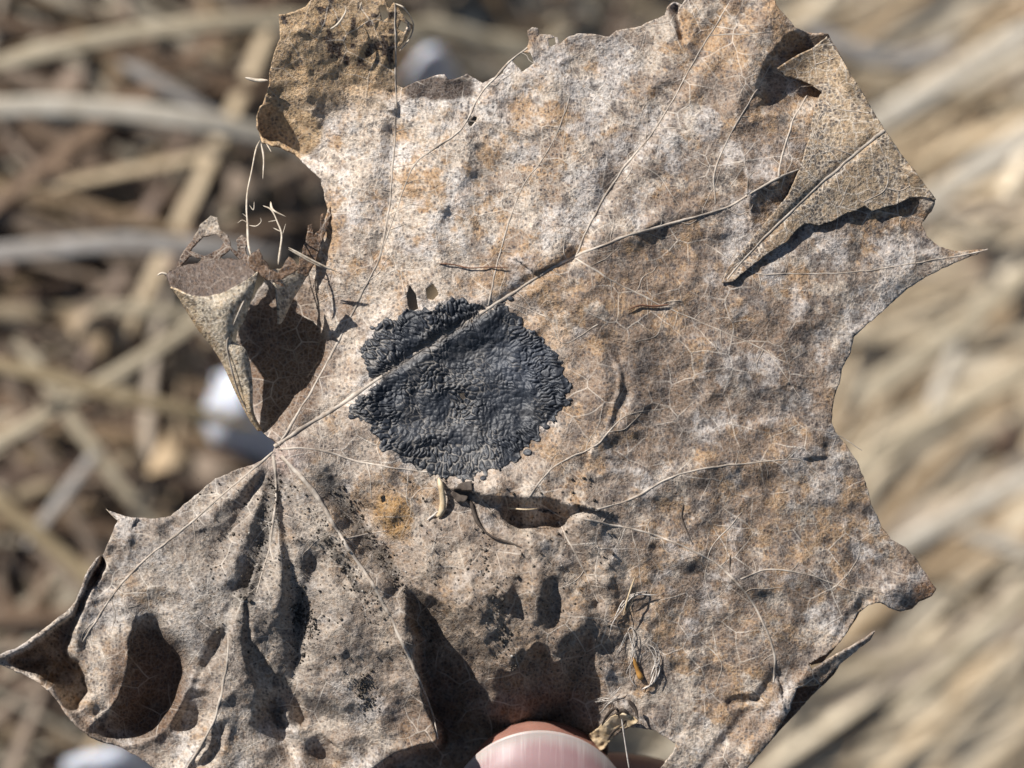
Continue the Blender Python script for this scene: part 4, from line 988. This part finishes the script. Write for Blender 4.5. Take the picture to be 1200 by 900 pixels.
# torn threads at the left lobe (parts of the leaf)
for pts, r0, r1 in [([(305, 164, 10), (300, 175, 14), (295, 200, 22), (290, 225, 30), (289, 245, 34), (290, 262, 38), (291, 285, 44), (294, 300, 50)], 0.9, 1.5),
                    ([(291, 262, 38), (284, 258, 38), (278, 262, 38)], 0.8, 0.4), ([(290, 255, 36), (284, 250, 36)], 0.6, 0.4), ([(291, 264, 38), (300, 265, 40), (306, 260, 42), (305, 255, 42)], 0.7, 0.4), ([(292, 240, 34), (297, 246, 34), (298, 236, 34)], 0.6, 0.4),
                    ([(306, 168, 6), (309, 185, 8), (308, 210, 10)], 1.4, 0.8), ([(312, 168, 6), (318, 178, 8)], 0.8, 0.4),
                    ([(308, 241, 34), (318, 246, 36), (325, 260, 40), (330, 275, 44), (328, 295, 50), (326, 310, 52)], 1.0, 1.4), ([(317, 236, 34), (320, 246, 36), (335, 254, 38)], 1.5, 0.8), ([(325, 258, 40), (314, 260, 38)], 0.7, 0.5), ([(330, 272, 44), (320, 267, 42)], 0.8, 0.5), ([(331, 275, 44), (335, 262, 42)], 0.6, 0.4),
                    ([(287, 91, 14), (300, 94, 12), (314, 94, 8)], 1.6, 1.8), ([(338, 290, 48), (360, 302, 44), (380, 312, 40), (396, 319, 36)], 1.3, 1.0), ([(338, 292, 50), (352, 300, 46), (366, 308, 42), (386, 316, 36)], 1.0, 0.8),
                    ([(404, 6, 16), (405, 14, 16), (396, 28, 16), (387, 34, 14)], 0.8, 1.2), ([(424, 2, 14), (420, 14, 14)], 0.8, 0.8), ([(197, 322, 0), (190, 320, 0), (184, 323, 0)], 1.6, 0.8),
                    ([(463, 4, 0), (474, 10, 4), (484, 28, 6), (480, 45, 6), (468, 60, 2)], 1.2, 0.8), ([(124, 596, 6), (131, 603, 6), (140, 611, 6)], 0.8, 1.4)]:
    strand('torn_thread', [(x, y, h + (float(hat(x, y)) if y < 240 and x > 300 else 0)) for x, y, h in pts], r0, r1, M_FIBRE, parent=leaf)

# ------------------------------------------------------------------ hand
def skin_mat():
    m, nd, ln = mat_new('skin')
    tc = nd('ShaderNodeTexCoord')
    n = nd('ShaderNodeTexNoise', _Scale=260.0, _Detail=4.0); ln(tc.outputs['Object'], n.inputs['Vector'])
    r = ramp(nd, [(0.3, (0.22, 0.105, 0.08)), (0.7, (0.31, 0.16, 0.12))]); ln(n.outputs[0], r.inputs[0])
    v = nd('ShaderNodeTexVoronoi', feature='DISTANCE_TO_EDGE', _Scale=1800.0); ln(tc.outputs['Object'], v.inputs['Vector'])
    b = nd('ShaderNodeBump', _Strength=0.35, _Distance=0.0001); ln(v.outputs['Distance'], b.inputs['Height'])
    bs = nd('ShaderNodeBsdfPrincipled', _Roughness=0.42); bs.inputs['Subsurface Weight'].default_value = 0.25; bs.inputs['Subsurface Radius'].default_value = (1, 0.35, 0.2); bs.inputs['Subsurface Scale'].default_value = 0.002
    ln(r.outputs[0], bs.inputs['Base Color']); ln(b.outputs[0], bs.inputs['Normal'])
    ln(bs.outputs[0], nd('ShaderNodeOutputMaterial').inputs[0]); return m
def nail_mat():
    m, nd, ln = mat_new('fingernail')
    px = nd('ShaderNodeAttribute', attribute_name='pxy')           # u across, v = distance from the free edge
    sp = nd('ShaderNodeSeparateXYZ'); ln(px.outputs['Vector'], sp.inputs[0])
    cb = nd('ShaderNodeCombineXYZ'); ml = nd('ShaderNodeMath', operation='MULTIPLY'); ln(sp.outputs[1], ml.inputs[0]); ml.inputs[1].default_value = 0.035
    ln(sp.outputs[0], cb.inputs[0]); ln(ml.outputs[0], cb.inputs[1])
    st = nd('ShaderNodeTexNoise', noise_dimensions='2D', _Scale=0.07, _Detail=5.0, _Roughness=0.78); ln(cb.outputs[0], st.inputs['Vector'])
    lr = ramp(nd, [(0.52, (0, 0, 0)), (0.66, (1, 1, 1))]); ln(st.outputs[0], lr.inputs[0])
    jag = nd('ShaderNodeMath', operation='MULTIPLY_ADD'); ln(st.outputs[0], jag.inputs[0]); jag.inputs[1].default_value = -14; ln(sp.outputs[1], jag.inputs[2])
    ed = nd('ShaderNodeMapRange', interpolation_type='SMOOTHSTEP'); ln(jag.outputs[0], ed.inputs[0]); ed.inputs[1].default_value = -6; ed.inputs[2].default_value = 16; ed.inputs[3].default_value = 1; ed.inputs[4].default_value = 0
    c = nd('ShaderNodeMix', data_type='RGBA'); ln(ed.outputs[0], c.inputs[0]); c.inputs[6].default_value = (0.29, 0.18, 0.18, 1); c.inputs[7].default_value = (0.40, 0.34, 0.31, 1)
    fd = nd('ShaderNodeMapRange'); ln(sp.outputs[1], fd.inputs[0]); fd.inputs[1].default_value = 4; fd.inputs[2].default_value = 46; fd.inputs[3].default_value = 0.42; fd.inputs[4].default_value = 0.05
    f2 = nd('ShaderNodeMath', operation='MULTIPLY'); ln(fd.outputs[0], f2.inputs[0]); ln(lr.outputs[0], f2.inputs[1])
    c2 = nd('ShaderNodeMix', data_type='RGBA'); ln(f2.outputs[0], c2.inputs[0]); ln(c.outputs[2], c2.inputs[6]); c2.inputs[7].default_value = (0.56, 0.49, 0.47, 1)
    b = nd('ShaderNodeBump', _Strength=0.3, _Distance=0.0001); ln(st.outputs[0], b.inputs['Height'])
    bs = nd('ShaderNodeBsdfPrincipled', _Roughness=0.45); ln(c2.outputs[2], bs.inputs['Base Color']); ln(b.outputs[0], bs.inputs['Normal'])
    bs.inputs['Subsurface Weight'].default_value = 0.15; bs.inputs['Subsurface Scale'].default_value = 0.001
    ln(bs.outputs[0], nd('ShaderNodeOutputMaterial').inputs[0]); return m

TH = float(hat(632, 900))           # leaf height under the thumb
TZ = TH + 52                        # axis of the thumb tip
def limb(V, Fc, pts, step=22, sides=20):
    """tapered limb: (x, y, h, half width, half thickness)"""
    P = np.array(pts, float); Q = crom(P[:, :], step); n = len(Q)
    ctr = Q[:, :3]; T = np.gradient(ctr, axis=0); T /= np.linalg.norm(T, axis=1)[:, None]
    zz = np.array([0, 0, 1.0]); A = np.cross(T, zz); A /= np.linalg.norm(A, axis=1)[:, None]; B = np.cross(A, T)
    a = np.arange(sides) / sides * 2 * math.pi; k0 = len(V)
    R = ctr[:, None] + A[:, None] * (np.cos(a)[None, :, None] * Q[:, 3][:, None, None]) + B[:, None] * (np.sin(a)[None, :, None] * Q[:, 4][:, None, None])
    V.extend(R.reshape(-1, 3).tolist())
    for i in range(n - 1):
        for j in range(sides): Fc.append((k0 + i * sides + j, k0 + i * sides + (j + 1) % sides, k0 + (i + 1) * sides + (j + 1) % sides, k0 + (i + 1) * sides + j))
    Fc.append(tuple(k0 + j for j in range(sides))[::-1]); Fc.append(tuple(k0 + (n - 1) * sides + j for j in range(sides)))
def build_hand():
    V, Fc = [], []
    # thumb: rounded tip, widest beside the nail, knuckle, ball of the thumb, wrist
    limb(V, Fc, [(633, 843, TZ - 6, 6, 5), (633, 846, TZ - 5, 26, 18), (633, 854, TZ - 4, 48, 30), (633, 870, TZ - 2, 70, 42), (633, 895, TZ, 87, 50), (634, 930, TZ + 2, 97, 57), (636, 1000, TZ + 4, 103, 66), (642, 1100, TZ + 2, 98, 74), (655, 1200, TZ - 6, 96, 80), (680, 1330, TZ - 30, 100, 86), (730, 1500, TZ - 80, 120, 105), (800, 1700, TZ - 150, 150, 130), (880, 1950, TZ - 220, 170, 150)])
    b = TH - 75
    limb(V, Fc, [(655, 938, b - 10, 6, 6), (664, 938, b - 10, 40, 36), (690, 942, b - 14, 62, 56), (740, 952, b - 20, 70, 66), (830, 985, b - 40, 76, 74), (920, 1050, b - 80, 80, 78), (1010, 1180, b - 130, 84, 82), (1080, 1350, b - 180, 92, 90), (1120, 1600, b - 200, 105, 105), (1080, 1850, b - 200, 120, 120)])
    for k, (dx, tipy, sc) in enumerate([(0, 0, 1.0), (20, 60, 0.96), (50, 130, 0.84)]):   # middle, ring, little: curled behind
        z = b - 150 - 130 * k
        limb(V, Fc, [(760 + dx, 1050 + tipy, z + 20, 8, 8), (768 + dx, 1052 + tipy, z + 20, 44 * sc, 42 * sc), (810 + dx, 1060 + tipy, z + 10, 66 * sc, 64 * sc), (900 + dx, 1085 + tipy, z - 10, 74 * sc, 74 * sc), (1010 + dx, 1150 + tipy, z - 40, 80 * sc, 80 * sc), (1100 + dx, 1280 + tipy, z - 50, 84 * sc, 84 * sc), (1140 + dx, 1450 + tipy * 0.6, z - 20, 92 * sc, 92 * sc), (1130 + dx * 0.6, 1700, z + 40, 110 * sc, 100), (1060, 1900, z + 90, 120, 110)])
    limb(V, Fc, [(1120, 1480, b - 330, 60, 120), (1100, 1600, b - 330, 170, 260), (1050, 1800, b - 320, 230, 300), (980, 2050, b - 300, 220, 270), (930, 2300, b - 290, 210, 230), (920, 2700, b - 320, 240, 260), (940, 3300, b - 380, 300, 310), (980, 4300, b - 480, 380, 390)], 60, 24)
    me = bpy.data.meshes.new('hand_cage'); me.from_pydata(world(V).tolist(), [], Fc); me.update()
    tmp = bpy.data.objects.new('hand_cage', me); COL.objects.link(tmp)
    r = tmp.modifiers.new('r', 'REMESH'); r.mode = 'VOXEL'; r.voxel_size = 0.0011; r.use_smooth_shade = True
    s = tmp.modifiers.new('s', 'SMOOTH'); s.iterations = 6; s.factor = 0.5
    dg = bpy.context.evaluated_depsgraph_get(); dg.update()
    m2 = bpy.data.meshes.new_from_object(tmp.evaluated_get(dg)); m2.name = 'hand'
    bpy.data.objects.remove(tmp); m2.materials.clear(); m2.materials.append(skin_mat())
    m2.polygons.foreach_set('use_smooth', np.ones(len(m2.polygons), bool))
    hand = bpy.data.objects.new('person_hand', m2); COL.objects.link(hand)
    tag(hand, 'hand of a person pinching the leaf with the thumb in front', 'hand')
    # thumb nail: arched plate with a round free edge
    nu, nv = 61, 61; P = []; UVs = []
    for j in range(nv):
        v = j / (nv - 1)
        for i in range(nu):
            u = -1 + 2 * i / (nu - 1)
            top = 856 + 100 * (1 - math.sqrt(1 - (0.86 * abs(u)) ** 2))
            bot = 1062 - 40 * abs(u) ** 2.4
            y = top + (bot - top) * v; x = 633 + 93 * u * (1 - 0.10 * v ** 2)
            crown = TZ + 62 + 10 * sst(0, 0.8, v) - 30 * abs(u) ** 2.4 - 10 * (1 - sst(0, 0.3, v)) ** 2
            P.append((x, y, crown)); UVs.append((u * 93, y - top))
    i = np.arange(nu * nv).reshape(nv, nu); f = np.stack([i[:-1, :-1], i[1:, :-1], i[1:, 1:], i[:-1, 1:]], -1).reshape(-1, 4)
    make('thumb_nail', world(P), f, nail_mat(), hand, uv=np.array(UVs), solid=5 * PX)
build_hand()
